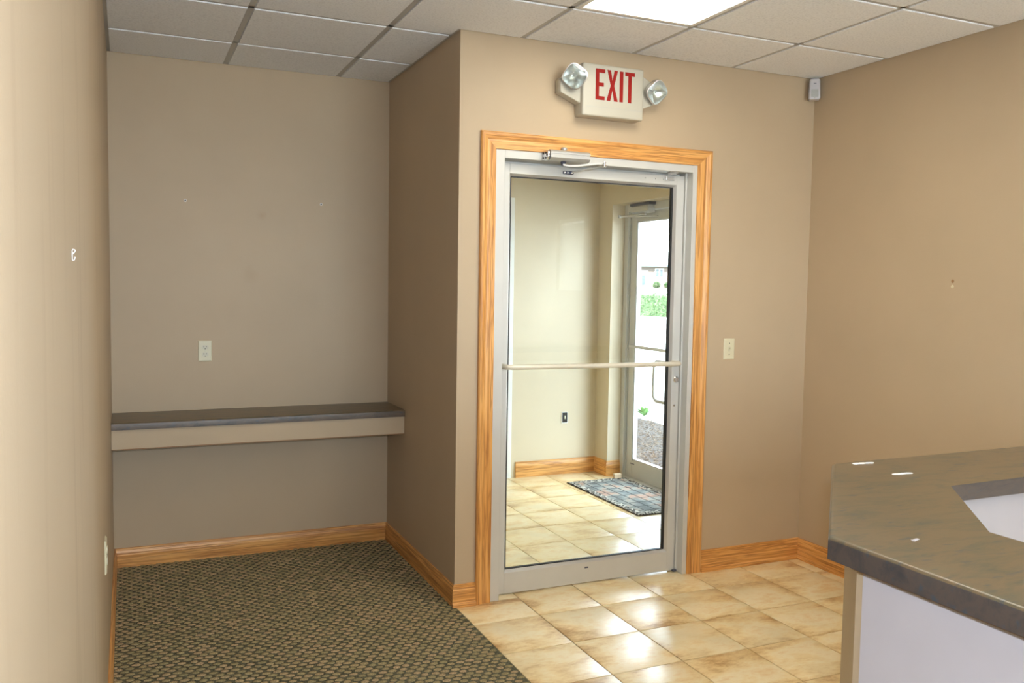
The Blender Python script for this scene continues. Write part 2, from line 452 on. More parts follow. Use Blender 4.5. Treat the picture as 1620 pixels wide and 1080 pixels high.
def mat_mat():
    m, nt, n, l, b = mat('plaid_door_mat_pile')
    tc = n.new('ShaderNodeTexCoord')
    sp = n.new('ShaderNodeSeparateXYZ'); l.new(tc.outputs['Object'], sp.inputs[0])
    def math_(op, a, bb=None):
        q = n.new('ShaderNodeMath'); q.operation = op
        for i, v in enumerate((a, bb)):
            if v is None: continue
            if isinstance(v, (int, float)): q.inputs[i].default_value = v
            else: l.new(v, q.inputs[i])
        return q.outputs[0]
    # dark lines of the plaid
    def lines(o, pitch, wdt):
        fr = math_('FRACT', math_('DIVIDE', math_('ADD', o, 10.0), pitch))
        return math_('LESS_THAN', fr, wdt)
    ln = math_('MAXIMUM', lines(sp.outputs['X'], 0.082, 0.13), lines(sp.outputs['Y'], 0.104, 0.10))
    n1 = n.new('ShaderNodeTexNoise'); n1.inputs['Scale'].default_value = 5.5; n1.inputs['Detail'].default_value = 2
    l.new(tc.outputs['Object'], n1.inputs['Vector'])
    r = ramp(n, [(0.36, (0.13, 0.145, 0.14)), (0.45, (0.22, 0.235, 0.22)), (0.53, (0.33, 0.31, 0.26)), (0.58, (0.42, 0.26, 0.19))])
    l.new(n1.outputs['Fac'], r.inputs[0])
    mx = n.new('ShaderNodeMix'); mx.data_type = 'RGBA'; mx.inputs[7].default_value = (0.02, 0.025, 0.03, 1)
    l.new(ln, mx.inputs[0]); l.new(r.outputs[0], mx.inputs[6])
    # scroll border
    ax = math_('ABSOLUTE', sp.outputs['X']); ay = math_('ABSOLUTE', sp.outputs['Y'])
    inb = math_('MAXIMUM', math_('GREATER_THAN', ax, 0.205), math_('GREATER_THAN', ay, 0.455))
    v = n.new('ShaderNodeTexVoronoi'); v.inputs['Scale'].default_value = 19
    l.new(tc.outputs['Object'], v.inputs['Vector'])
    rg = math_('SINE', math_('MULTIPLY', v.outputs['Distance'], 17.0))
    rgb = ramp(n, [(0.18, (0.03, 0.03, 0.03)), (0.34, (0.60, 0.57, 0.49))])
    l.new(rg, rgb.inputs[0])
    mx2 = n.new('ShaderNodeMix'); mx2.data_type = 'RGBA'
    l.new(inb, mx2.inputs[0]); l.new(mx.outputs[2], mx2.inputs[6]); l.new(rgb.outputs[0], mx2.inputs[7])
    l.new(mx2.outputs[2], b.inputs['Base Color'])
    b.inputs['Roughness'].default_value = 0.95
    n5 = n.new('ShaderNodeTexNoise'); n5.inputs['Scale'].default_value = 400
    l.new(tc.outputs['Object'], n5.inputs['Vector'])
    bp = n.new('ShaderNodeBump'); bp.inputs['Strength'].default_value = 0.5; bp.inputs['Distance'].default_value = 0.002
    l.new(n5.outputs['Fac'], bp.inputs['Height']); l.new(bp.outputs[0], b.inputs['Normal'])
    return m
M['mat'] = mat_mat()

# ------------------------------------------------------------------ mesh helpers
def bx(bm, x0, x1, y0, y1, z0, z1, bev=0.0, seg=2):
    r = bmesh.ops.create_cube(bm, size=1)
    vsn = r['verts']
    for v in vsn:
        v.co = Vector(((x0 + x1) / 2 + v.co.x * (x1 - x0), (y0 + y1) / 2 + v.co.y * (y1 - y0), (z0 + z1) / 2 + v.co.z * (z1 - z0)))
    if bev:
        es = list({e for v in vsn for e in v.link_edges})
        bmesh.ops.bevel(bm, geom=es, offset=bev, segments=seg, affect='EDGES', profile=0.5)

def prism(bm, pts, axis, a0, a1):
    """closed 2-D outline pts extruded along axis from a0 to a1 (the two other axes in x,y,z order)"""
    def P(p, a):
        q = list(p); q.insert(axis, a); return q
    A = [bm.verts.new(P(p, a0)) for p in pts]
    B = [bm.verts.new(P(p, a1)) for p in pts]
    k = len(pts)
    bm.faces.new(A); bm.faces.new(B[::-1])
    for i in range(k):
        bm.faces.new((A[i], B[i], B[(i + 1) % k], A[(i + 1) % k]))

def sweep(bm, prof, path):
    """profile (offset from wall, height) swept along mitred stations: path = list of functions prof->xyz"""
    rings = [[bm.verts.new(f(o, z)) for o, z in prof] for f in path]
    k = len(prof)
    for a, b in zip(rings, rings[1:]):
        for i in range(k):
            bm.faces.new((a[i], b[i], b[(i + 1) % k], a[(i + 1) % k]))
    bm.faces.new(rings[0][::-1]); bm.faces.new(rings[-1])

def tube(bm, pts, r, seg=12, cap=True, radii=None):
    pts = [Vector(p) for p in pts]
    rings = []
    d0 = (pts[1] - pts[0]).normalized()
    ref = Vector((0, 0, 1)) if abs(d0.z) < 0.9 else Vector((1, 0, 0))
    nrm = d0.cross(ref).normalized()
    for i, p in enumerate(pts):
        if i == 0: d = pts[1] - pts[0]
        elif i == len(pts) - 1: d = pts[-1] - pts[-2]
        else: d = (pts[i + 1] - pts[i]).normalized() + (pts[i] - pts[i - 1]).normalized()
        d.normalize()
        nrm = (nrm - d * nrm.dot(d)).normalized()
        bn = d.cross(nrm)
        rr = radii[i] if radii else r
        rings.append([bm.verts.new(p + (nrm * math.cos(2 * PI * k / seg) + bn * math.sin(2 * PI * k / seg)) * rr) for k in range(seg)])
    for a, b in zip(rings, rings[1:]):
        for k in range(seg):
            bm.faces.new((a[k], a[(k + 1) % seg], b[(k + 1) % seg], b[k]))
    if cap:
        bm.faces.new(rings[0][::-1]); bm.faces.new(rings[-1])

def lathe(bm, prof, origin, axis, seg=24):
    """prof: list of (radius, distance along axis)"""
    o = Vector(origin); a = Vector(axis).normalized()
    ref = Vector((0, 0, 1)) if abs(a.z) < 0.9 else Vector((1, 0, 0))
    u = a.cross(ref).normalized(); v = a.cross(u)
    rings = []
    for r, h in prof:
        if r < 1e-6: rings.append([bm.verts.new(o + a * h)])
        else: rings.append([bm.verts.new(o + a * h + (u * math.cos(2 * PI * k / seg) + v * math.sin(2 * PI * k / seg)) * r) for k in range(seg)])
    for A, B in zip(rings, rings[1:]):
        for k in range(seg):
            k2 = (k + 1) % seg
            if len(A) == 1 and len(B) == 1: continue
            if len(A) == 1: bm.faces.new((A[0], B[k2], B[k]))
            elif len(B) == 1: bm.faces.new((A[k], A[k2], B[0]))
            else: bm.faces.new((A[k], A[k2], B[k2], B[k]))

def arc(cx, cy, r, a0, a1, n=6):
    return [(cx + r * math.cos(math.radians(a0 + (a1 - a0) * i / n)), cy + r * math.sin(math.radians(a0 + (a1 - a0) * i / n))) for i in range(n + 1)]

def obj(name, bm, m, parent=None, smooth=False, kind=None):
    bmesh.ops.recalc_face_normals(bm, faces=bm.faces[:])
    me = bpy.data.meshes.new(name)
    bm.to_mesh(me); bm.free()
    me.materials.append(m)
    if smooth:
        me.shade_smooth()
        me.set_sharp_from_angle(angle=math.radians(35))
    o = bpy.data.objects.new(name, me)
    C.objects.link(o)
    if parent:
        o.parent = parent
        o.matrix_parent_inverse = parent.matrix_basis.inverted()
    if kind: o['kind'] = kind
    return o

def NB(): return bmesh.new()

def empty(name, loc=(0, 0, 0)):
    o = bpy.data.objects.new(name, None)
    C.objects.link(o); o.location = loc
    o.empty_display_size = 0.1
    return o

def tag(o, label, cat=None, group=None, kind=None):
    o['label'] = label
    if cat: o['category'] = cat
    if group: o['group'] = group
    if kind: o['kind'] = kind
    return o

def box(name, m, x0, x1, y0, y1, z0, z1, parent=None, bev=0, kind=None):
    bm = NB(); bx(bm, x0, x1, y0, y1, z0, z1, bev)
    return obj(name, bm, m, parent, smooth=bev > 0, kind=kind)

def wall(name, m, boxes, label):
    bm = NB()
    for b in boxes: bx(bm, *b)
    o = obj(name, bm, m, kind='structure')
    o['label'] = label
    return o

# ------------------------------------------------------------------ walls
TOP = 3.0
wall('wall_left', M['wall_l'], [(L - 0.12, L, REAR, D + 0.12, -0.03, TOP)], 'long scuffed tan wall beside the carpet, running into the alcove')
wall('wall_alcove', M['wall_b'], [(L, VL - 0.02, D, D + 0.12, -0.03, TOP)], 'tan end wall of the carpeted alcove behind the shelf')
wall('wall_alcove_side', M['wall'], [(0, VL - 0.02, 0.12, D, -0.03, TOP)], 'shaded side wall of the alcove at the end of the shelf')
# door wall: opening x 0.182..1.328, z 0..2.179
wall('wall_front', M['wall'], [(0, 0.182, 0, 0.12, -0.03, TOP), (1.328, W, 0, 0.12, -0.03, TOP), (0.182, 1.328, 0, 0.12, 2.179, TOP)],
     'tan wall around the glass door under the exit sign')
# right wall with a small window (behind the counter, mirrored in the door glass)
WY0, WY1, WZ0, WZ1 = -3.0, -2.5, 1.5, 2.12
wall('wall_right', M['wall'], [(W, W + 0.15, WY1, 0.0, -0.03, TOP), (W, W + 0.15, REAR, WY0, -0.03, TOP), (W, W + 0.15, WY0, WY1, -0.03, WZ0), (W, W + 0.15, WY0, WY1, WZ1, TOP)],
     'tan wall behind the reception counter')
RX0, RX1, RZ0, RZ1 = -0.6, 1.9, 0.45, 2.4
wall('wall_rear', M['wall'], [(L - 0.12, RX0, REAR - 0.12, REAR, -0.03, TOP), (RX1, W + 0.15, REAR - 0.12, REAR, -0.03, TOP), (RX0, RX1, REAR - 0.12, REAR, -0.03, RZ0), (RX0, RX1, REAR - 0.12, REAR, RZ1, TOP)], 'tan wall at the far side of the office behind the photographer')
# vestibule
wall('wall_vestibule_back', M['vwall'], [(1.372, VX, VB, VB + 0.12, -0.03, TOP), (VL, 1.372, VB, VB + 0.12, 2.22, TOP), (VL, 0.45, VB, VB + 0.12, -0.03, 2.22)],
     'cream far wall of the entrance vestibule seen through the glass door')
wall('wall_vestibule_left', M['vwall'], [(VL - 0.02, VL, 0.12, VB + 0.12, -0.03, TOP)], 'cream left wall of the entrance vestibule')
DY0, DY1 = 1.20, 2.245
wall('wall_vestibule_right', M['vwall'], [(VX, VX + 0.22, DY1, VB + 0.12, -0.03, TOP), (VX, VX + 0.22, 0.12, DY0 - 0.06, -0.03, TOP), (VX, VX + 0.22, DY0 - 0.06, DY1, 2.19, TOP)],
     'cream vestibule wall with the street door set into it')
wall('wall_vestibule_front', M['vwall'], [(VL, 0.182, 0.12, 0.13, -0.03, TOP), (1.328, VX, 0.12, 0.13, -0.03, TOP), (0.182, 1.328, 0.12, 0.13, 2.179, TOP)],
     'vestibule face of the wall around the inner glass door')

# door opening in the vestibule's far wall: steel frame edge and a closed flush door
d3 = tag(empty('door_3', (0.9, VB, 0)), 'grey framed flush door in the far wall of the vestibule', 'door', kind='structure')
bm = NB(); bx(bm, 1.338, 1.372, VB - 0.012, VB + 0.1, 0, 2.22); bx(bm, 0.45, 0.484, VB - 0.012, VB + 0.1, 0, 2.22); bx(bm, 0.484, 1.338, VB - 0.012, VB + 0.1, 2.185, 2.22)
obj('door_frame', bm, M['white'], d3)
leaf3 = box('door_leaf', M['vwall'], 0.488, 1.332, VB + 0.02, VB + 0.06, 0.01, 2.18, d3)
bm = NB(); lathe(bm, [(0.0, 0), (0.026, 0), (0.026, 0.012), (0.012, 0.016), (0.012, 0.04), (0.027, 0.05), (0.027, 0.065), (0.0, 0.075)], (0.55, VB + 0.02, 1.0), (0, -1, 0))
obj('door_knob', bm, M['alu2'], leaf3, True)

# ------------------------------------------------------------------ floor
fl_bm = NB(); bx(fl_bm, L - 0.12, W + 0.15, REAR - 0.12, 0.12, -0.1, -0.004); bx(fl_bm, 0, VX + 0.3, 0.12, VB + 0.12, -0.1, -0.004)
floor = obj('floor', fl_bm, M['grout'], kind='structure')
floor['label'] = 'floor with square mottled stone tiles beside green and tan carpet'
G = 0.0045
def tile_mesh(wx, wy):
    bm = NB()
    h = 0.006
    n = 3
    bx(bm, -wx / 2, wx / 2, -wy / 2, wy / 2, -h, 0.0)
    top = [e for e in bm.edges if all(v.co.z > -1e-6 for v in e.verts)]
    bmesh.ops.bevel(bm, geom=top, offset=0.003, segments=2, affect='EDGES', profile=0.6)
    bmesh.ops.recalc_face_normals(bm, faces=bm.faces[:])
    me = bpy.data.meshes.new('floor_tile'); bm.to_mesh(me); bm.free(); me.materials.append(M['tile'])
    me.shade_smooth(); me.set_sharp_from_angle(angle=math.radians(50))
    return me
cache = {}
def put_tile(x0, x1, y0, y1):
    wx, wy = x1 - x0 - G, y1 - y0 - G
    if wx < 0.02 or wy < 0.02: return
    k = (round(wx, 3), round(wy, 3))
    if k not in cache: cache[k] = tile_mesh(wx, wy)
    o = bpy.data.objects.new('floor_tile', cache[k]); C.objects.link(o)
    full = wx > T - 0.02 and wy > T - 0.02
    o.location = ((x0 + x1) / 2, (y0 + y1) / 2, random.uniform(-0.0004, 0.0004))
    o.rotation_euler = (random.uniform(-.0004, .0004), random.uniform(-.0004, .0004), 0)
    o.parent = floor
xs = [0.004] + [TX + i * T for i in range(6)] + [W]
ys = [TY + T * k for k in range(1, -11, -1)]
for a, b in zip(xs, xs[1:]):
    for y1, y0 in zip(ys, ys[1:]):
        yy1 = y1
        if not (0.18 < (a + b) / 2 < 1.36): yy1 = min(y1, 0.0) if y1 > 0 else y1
        put_tile(a, b, y0, yy1)
put_tile(0.186, TX, 0.0, TY + T)
# vestibule
xv = [VL] + [TX + i * T for i in range(6)] + [2.30]
yv = [TY + T * k for k in range(1, 9)]
yv = [y for y in yv if y < VB - 0.02] + [VB]
for a, b in zip(xv, xv[1:]):
    for y0, y1 in zip(yv, yv[1:]): put_tile(a, b, y0, y1)

# carpet
carpet = box('carpet', M['carpet'], L, 0.001, REAR, D, -0.006, 0.002, floor)
def loops():
    verts, faces = [], []
    py = 0.027; px = 0.0425
    nseg = 7
    j = 0
    y = D - 0.02
    while y > -2.6:
        x = L + 0.012 + (px / 2 if j % 2 else 0)
        while x < -0.012:
            jx = x + random.gauss(0, 0.0014); jy = y + random.gauss(0, 0.0012)
            sx = random.uniform(0.0135, 0.0165); sy = random.uniform(0.0098, 0.0122); hz = random.uniform(0.0035, 0.0055)
            b = len(verts)
            tail = random.uniform(1.15, 1.6)
            for ring, (rr, zz) in enumerate(((1.0, 0.0016), (0.8, 0.65), (0.42, 0.95))):
                for k in range(nseg):
                    a = 2 * PI * k / nseg
                    cx = math.cos(a) * (tail if math.cos(a) < -0.5 else 1.0)
                    z = 0.0016 if ring == 0 else 0.002 + hz * zz
                    verts.append((jx + cx * sx * rr, jy + math.sin(a) * sy * rr - 0.002 * cx * rr * (cx < 0), z))
            verts.append((jx, jy, 0.002 + hz))
            for r in range(2):
                for k in range(nseg):
                    k2 = (k + 1) % nseg
                    faces.append((b + r * nseg + k, b + r * nseg + k2, b + (r + 1) * nseg + k2, b + (r + 1) * nseg + k))
            for k in range(nseg):
                faces.append((b + 2 * nseg + k, b + 2 * nseg + (k + 1) % nseg, b + 3 * nseg))
            x += px
        y -= py; j += 1
    me = bpy.data.meshes.new('carpet_loops'); me.from_pydata(verts, [], faces); me.materials.append(M['loops']); me.shade_smooth()
    o = bpy.data.objects.new('carpet_loops', me); C.objects.link(o); o.parent = carpet; o['kind'] = 'stuff'
loops()

# ------------------------------------------------------------------ ceiling
ceil = box('ceiling', M['extwall'], L - 0.12, VX + 0.22, REAR - 0.12, VB + 0.12, TOP, TOP + 0.12, kind='structure')
ceil['label'] = 'suspended ceiling of square off-white tiles in a grey metal grid'
def runner(x0, x1, y0, y1):
    return box('grid_runner', M['grid'], x0, x1, y0, y1, H, H + 0.03, ceil)
hw = 0.012
gx = [OX + k * SX for k in range(-3, 4)]
gx = [x for x in gx if L + 0.03 < x < W - 0.03]
gy = [OY + k * SX for k in range(-11, 3)]
gy = [y for y in gy if REAR + 0.03 < y < D - 0.03]
for x in gx: runner(x - hw, x + hw, REAR, D if x < 0 else 0)
for y in gy: runner(L, 0.0 if y > 0 else W, y - hw, y + hw)
# wall angle all round
for b in ((L, L + 0.022, REAR, D), (L, 0, D - 0.022, D), (-0.022, 0, 0, D), (0, W, -0.022, 0), (W - 0.022, W, REAR, 0), (L, W, REAR, REAR + 0.022)):
    o = box('wall_angle', M['grid'], b[0], b[1], b[2], b[3], H - 0.0005, H + 0.02, ceil)
# grid cells (column, row) of the 2x4 lights
light_cells = set()
def cells(k, r0): return {(k, r0), (k, r0 - 1)}
TROFF = [(0, -1), (-2, -7), (1, -7), (0, -10)]  # first panel is in view; the other three are unseen, added for illumination
for k, r in TROFF: light_cells |= cells(k, r)
def ctile(x0, x1, y0, y1):
    g = 0.009
    bm = NB()
    # regular-edge board laid in, with a dropped (tegular) face
    bx(bm, x0 + g * 0.3, x1 - g * 0.3, y0 + g * 0.3, y1 - g * 0.3, H + 0.003, H + 0.015)
    w = 0.0
    bx(bm, x0 + hw + 0.003, x1 - hw - 0.003, y0 + hw + 0.003, y1 - hw - 0.003, H - 0.005, H + 0.004, 0.0015, 1)
    cx, cy = (x0 + x1) / 2, (y0 + y1) / 2
    for v in bm.verts: v.co.x -= cx; v.co.y -= cy; v.co.z -= H
    o = obj('ceiling_tile', bm, M['ctile'], None)
    o.location = (cx, cy, H + random.uniform(0, 0.0012)); o.parent = ceil
colx = [L] + gx + [W]
rowy = [REAR] + gy + [D]
for a, b in zip(colx, colx[1:]):
    k = round((a - OX) / SX) if a > L + 0.01 else round((b - OX) / SX) - 1
    for y0, y1 in zip(rowy, rowy[1:]):
        r = round((y1 - OY) / SX)
        if y1 == D: r = round((y0 - OY) / SX) + 1
        if (k, r) in light_cells: continue
        if y0 >= OY - 0.01:
            if a >= -0.31 + 0.01: continue
            if b > 0: ctile(a, 0.0, y0, y1)
            else: ctile(a, b, y0, y1)
        elif y1 > 0 and y1 < 0.2:
            # row that meets the door wall
            if a < 0 and b <= 0.0: ctile(a, b, y0, y1)
            elif a < 0 < b:
                # notched board round the outer corner of the alcove wall
                bm = NB(); e = hw + 0.003
                prism(bm, [(a + e, y0 + e), (b - e, y0 + e), (b - e, -e), (-e, -e), (-e, y1 - e), (a + e, y1 - e)], 2, H - 0.005, H + 0.015)
                for v in bm.verts: v.co.x -= a; v.co.y -= y0; v.co.z -= H
                o = obj('ceiling_tile', bm, M['ctile'], None); o.location = (a, y0, H); o.parent = ceil
            else: ctile(a, b, y0, 0.0)
        else: ctile(a, b, y0, y1)
for i, (k, r) in enumerate(TROFF):
    x0 = OX + k * SX + hw; x1 = OX + (k + 1) * SX - hw
    y1 = OY + r * SX - hw if False else OY + r * SX - hw
    y0 = OY + (r - 2) * SX + hw
    names = ['lit recessed ceiling light panel near the glass door', 'unseen ceiling panel added for light above the carpet behind the photographer',
             'unseen ceiling panel added for light over the far side of the counter', 'unseen ceiling panel added for light nearest the rear wall']
    t = tag(empty('ceiling_light', ((x0 + x1) / 2, (y0 + y1) / 2, H)), names[i], 'light', 'recessed ceiling lights')
    bm = NB(); f = 0.022
    for b in ((x0, x1, y0, y0 + f), (x0, x1, y1 - f, y1), (x0, x0 + f, y0 + f, y1 - f), (x1 - f, x1, y0 + f, y1 - f)):
        bx(bm, *b, H - 0.006, H + 0.02)
    obj('light_frame', bm, M['white'], t)
    bm = NB(); bx(bm, x0, x1, y0, y1, H + 0.021, H + 0.09)
    obj('housing', bm, M['white'], t)
    box('diffuser', M['emit'], x0 + f, x1 - f, y0 + f, y1 - f, H + 0.002, H + 0.008, t)
# ceiling of the vestibule
wall('ceiling_vestibule', M['vwall'], [(VL, VX, 0.13, VB, 2.72, 2.78)], 'cream ceiling of the entrance vestibule')

# ------------------------------------------------------------------ baseboards
def bprof(h=0.106, shoe=False):
    p = [(0, 0)]
    if shoe: p += [(0.026, 0.0), (0.026, 0.008), (0.023, 0.016), (0.017, 0.020), (0.014, 0.021)]
    else: p += [(0.014, 0.0)]
    p += [(0.014, h - 0.036), (0.0125, h - 0.032), (0.0125, h - 0.027), (0.0105, h - 0.022), (0.0075, h - 0.012), (0.009, h - 0.008), (0.008, h - 0.002), (0.005, h), (0, h)]
    return p
def bb(name, m, prof, path, label):
    bm = NB(); sweep(bm, prof, path)
    o = obj(name, bm, m, kind='structure'); o['label'] = label
    return o
# profile point (o, z) -> xyz; mitred at the corners
bb('baseboard_left', M['oaky'], bprof(), [lambda o, z: (L + o, REAR, z), lambda o, z: (L + o, D - o, z)], 'oak baseboard along the scuffed left wall')
bb('baseboard_alcove', M['oakx'], bprof(), [lambda o, z: (L + o, D - o, z), lambda o, z: (-o, D - o, z)], 'oak baseboard under the alcove shelf')
bb('baseboard_alcove_side', M['oaky'], bprof(), [lambda o, z: (-o, D - o, z), lambda o, z: (-o, -o, z)], 'shaded oak baseboard on the alcove side wall')
bb('baseboard_front_left', M['oakx'], bprof(0.108, True), [lambda o, z: (-min(o, 0.014), -o, z), lambda o, z: (0.1044, -o, z)], 'short oak baseboard between alcove corner and door casing')
bb('baseboard_front_right', M['oakx'], bprof(0.117, True), [lambda o, z: (1.4172, -o, z), lambda o, z: (W - o, -o, z)], 'oak baseboard between door casing and room corner')
bb('baseboard_right', M['oaky'], bprof(0.117, True), [lambda o, z: (W - o, -o, z), lambda o, z: (W - o, -2.06, z)], 'oak baseboard along the right wall up to the counter')
bb('baseboard_vestibule_back', M['oakx'], bprof(0.125), [lambda o, z: (1.414, VB - o, z), lambda o, z: (VX - o, VB - o, z)], 'oak baseboard along the far vestibule wall')
bb('baseboard_vestibule_side', M['oaky'], bprof(0.125), [lambda o, z: (VX - o, VB - o, z), lambda o, z: (VX - o, DY1 - o, z)], 'short oak baseboard beside the street door')
bb('baseboard_vestibule_return', M['oakx'], bprof(0.125), [lambda o, z: (VX - o, DY1 - o, z), lambda o, z: (VX + 0.115, DY1 - o, z)], 'short oak baseboard on the return beside the street door frame')

# ------------------------------------------------------------------ door casing (oak)
cas = tag(empty('trim_1', (0.755, 0, 0)), 'golden oak casing around the inner glass door', 'door casing', kind='structure')
XO0, XO1, XI0, XI1, ZO, ZI = 0.1044, 1.4172, 0.1824, 1.3283, 2.2585, 2.179
def cprof(w):
    # (distance from inner edge, projection)
    return [(0, 0), (0, 0.009), (0.004, 0.011), (0.010, 0.011), (0.014, 0.0125), (w * 0.42, 0.0135), (w * 0.55, 0.0125), (w * 0.62, 0.0145),
            (w * 0.80, 0.0195), (w * 0.93, 0.0195), (w, 0.015), (w, 0)]
w = XI0 - XO0
wt = ZO - ZI
wr_ = XO1 - XI1
bm = NB(); sweep(bm, cprof(1.0), [lambda u, p: (XI0 - u * w, -p, 0), lambda u, p: (XI0 - u * w, -p, ZI + u * wt)])
obj('casing_leg', bm, M['oakz'], cas)
bm = NB(); sweep(bm, cprof(1.0), [lambda u, p: (XI0 - u * w, -p, ZI + u * wt), lambda u, p: (XI1 + u * wr_, -p, ZI + u * wt)])
obj('casing_head', bm, M['oakx'], cas)
bm = NB(); sweep(bm, cprof(1.0), [lambda u, p: (XI1 + u * wr_, -p, ZI + u * wt), lambda u, p: (XI1 + u * wr_, -p, 0)])
obj('casing_leg', bm, M['oakz'], cas)
for c in cas.children:
    pass

# ------------------------------------------------------------------ inner glass door
d1 = tag(empty('door_1', (0.755, 0.05, 0)), 'glass door in satin aluminium frame below the exit sign', 'door', kind='structure')
bm = NB()
bx(bm, 0.1824, 0.229, -0.006, 0.115, 0, 2.179, 0.0012, 1)
bx(bm, 1.301, 1.3283, -0.006, 0.115, 0, 2.179, 0.0012, 1)
bx(bm, 0.229, 1.301, -0.006, 0.115, 2.141, 2.179, 0.0012, 1)
fr = obj('door_frame', bm, M['alu'], d1, True)
bm = NB()   # stops behind the leaf
bx(bm, 0.229, 0.245, 0.102, 0.115, 0, 2.141); bx(bm, 1.287, 1.301, 0.102, 0.115, 0, 2.141); bx(bm, 0.245, 1.287, 0.102, 0.115, 2.128, 2.141)
bx(bm, 1.2915, 1.301, 0.045, 0.102, 0, 2.141)
obj('door_stop', bm, M['alu'], fr)
LX0, LX1, LZ0, LZ1 = 0.231, 1.2885, 0.007, 2.126
OXa, OXb, OZa, OZb = 0.281, 1.241, 0.113, 2.078     # opening in the face of the leaf
GXa, GXb, GZa, GZb = 0.292, 1.229, 0.126, 2.066     # visible glass
Y0 = 0.053; YG = 0.074
bm = NB()
bx(bm, LX0, OXa, Y0, 0.098, LZ0, LZ1, 0.001, 1)
bx(bm, OXb, LX1, Y0, 0.098, LZ0, LZ1, 0.001, 1)
bx(bm, OXa, OXb, Y0, 0.098, LZ0, OZa, 0.001, 1)
bx(bm, OXa, OXb, Y0, 0.098, OZb, LZ1, 0.001, 1)
leaf = obj('door_leaf', bm, M['alu'], d1, True)
# sloping glazing beads, mitred
bm = NB()
o4 = [(OXa, OZa), (OXb, OZa), (OXb, OZb), (OXa, OZb)]
g4 = [(GXa, GZa), (GXb, GZa), (GXb, GZb), (GXa, GZb)]
for i in range(4):
    j = (i + 1) % 4
    v = [bm.verts.new((o4[i][0], Y0 + 0.001, o4[i][1])), bm.verts.new((o4[j][0], Y0 + 0.001, o4[j][1])),
         bm.verts.new((g4[j][0], YG - 0.004, g4[j][1])), bm.verts.new((g4[i][0], YG - 0.004, g4[i][1])),
         bm.verts.new((o4[i][0], YG + 0.014, o4[i][1])), bm.verts.new((o4[j][0], YG + 0.014, o4[j][1])),
         bm.verts.new((g4[j][0], YG + 0.014, g4[j][1])), bm.verts.new((g4[i][0], YG + 0.014, g4[i][1]))]
    for f in ((0, 1, 2, 3), (3, 2, 6, 7), (4, 5, 1, 0), (7, 6, 5, 4)): bm.faces.new([v[q] for q in f])
obj('glazing_bead', bm, M['alu2'], leaf)
bm = NB(); g = 0.0035
for b in ((GXa, GXb, GZa - .001, GZa + g), (GXa, GXb, GZb - g, GZb + .001), (GXa - .001, GXa + g, GZa + g, GZb - g), (GXb - 0.009, GXb + .001, GZa + g, GZb - g)):
    bx(bm, b[0], b[1], YG - 0.006, YG + 0.012, b[2], b[3])
obj('gasket', bm, M['rubber'], leaf)
bm = NB(); vv = [bm.verts.new(p) for p in ((GXa, YG, GZa), (GXb, YG, GZa), (GXb, YG, GZb), (GXa, YG, GZb))]; bm.faces.new(vv)
gp = obj('glass_pane', bm, M['glass'], leaf)
# push bar
bm = NB()
zb = 1.143
pts = [(0.256, 0.055, zb + .003), (0.252, 0.03, zb + .003), (0.252, 0.005, zb + .003), (0.257, -0.010, zb + .003), (0.270, -0.020, zb + .003), (0.292, -0.024, zb + .003),
       (0.75, -0.024, zb), (1.205, -0.024, zb - .002), (1.228, -0.020, zb - .002), (1.243, -0.010, zb - .002), (1.249, 0.005, zb - .002), (1.249, 0.03, zb - .002), (1.245, 0.055, zb - .002)]
tube(bm, pts, 0.0125, 16)
obj('push_bar', bm, M['bar'], leaf, True)
# lock cylinder and screw
bm = NB(); lathe(bm, [(0.0, 0.0), (0.0165, 0.0), (0.0165, 0.005), (0.0135, 0.008), (0.0125, 0.006), (0, 0.006)], (1.268, Y0, 1.05), (0, -1, 0))
bx(bm, 1.266, 1.270, Y0 - 0.016, Y0 - 0.006, 1.042, 1.058)
bx(bm, 1.270, 1.281, Y0 - 0.012, Y0, 1.036, 1.047)
obj('lock_cylinder', bm, M['chrome'], leaf, True)
bm = NB(); lathe(bm, [(0, 0), (0.0065, 0), (0.0055, 0.003), (0, 0.0045)], (1.261, Y0, 0.91), (0, -1, 0), 14)
obj('screw', bm, M['chrome'], leaf, True)
box('maker_label', M['darksteel'], 0.737, 0.758, Y0 - 0.0012, Y0, 0.082, 0.090, leaf)
# top offset hinge on the right, in two halves
bm = NB(); bx(bm, 1.175, 1.222, Y0 - 0.008, Y0, 2.100, 2.116, 0.002, 1); lathe(bm, [(0, 0), (0.007, 0), (0.007, 0.018), (0, 0.018)], (1.172, Y0 - 0.006, 2.100), (0, 0, 1), 12)
obj('pivot_hinge', bm, M['alu2'], leaf, True)
bm = NB(); bx(bm, 1.175, 1.226, 0.02, 0.045, 2.136, 2.141)
bx(bm, 1.175, 1.226, 0.038, 0.046, 2.128, 2.141)
obj('hinge_half', bm, M['alu2'], fr, True)
for x in (1.045, 1.105, 1.155):
    bm = NB(); lathe(bm, [(0, 0), (0.004, 0), (0.003, 0.002), (0, 0.003)], (x, Y0, 2.104), (0, -1, 0), 10)
    obj('screw', bm, M['chrome'], leaf, True)
bm = NB(); bx(bm, 1.272, 1.296, 0.035, 0.05, 0.004, 0.014, 0.002, 1)
obj('bottom_pivot', bm, M['darksteel'], leaf, True)

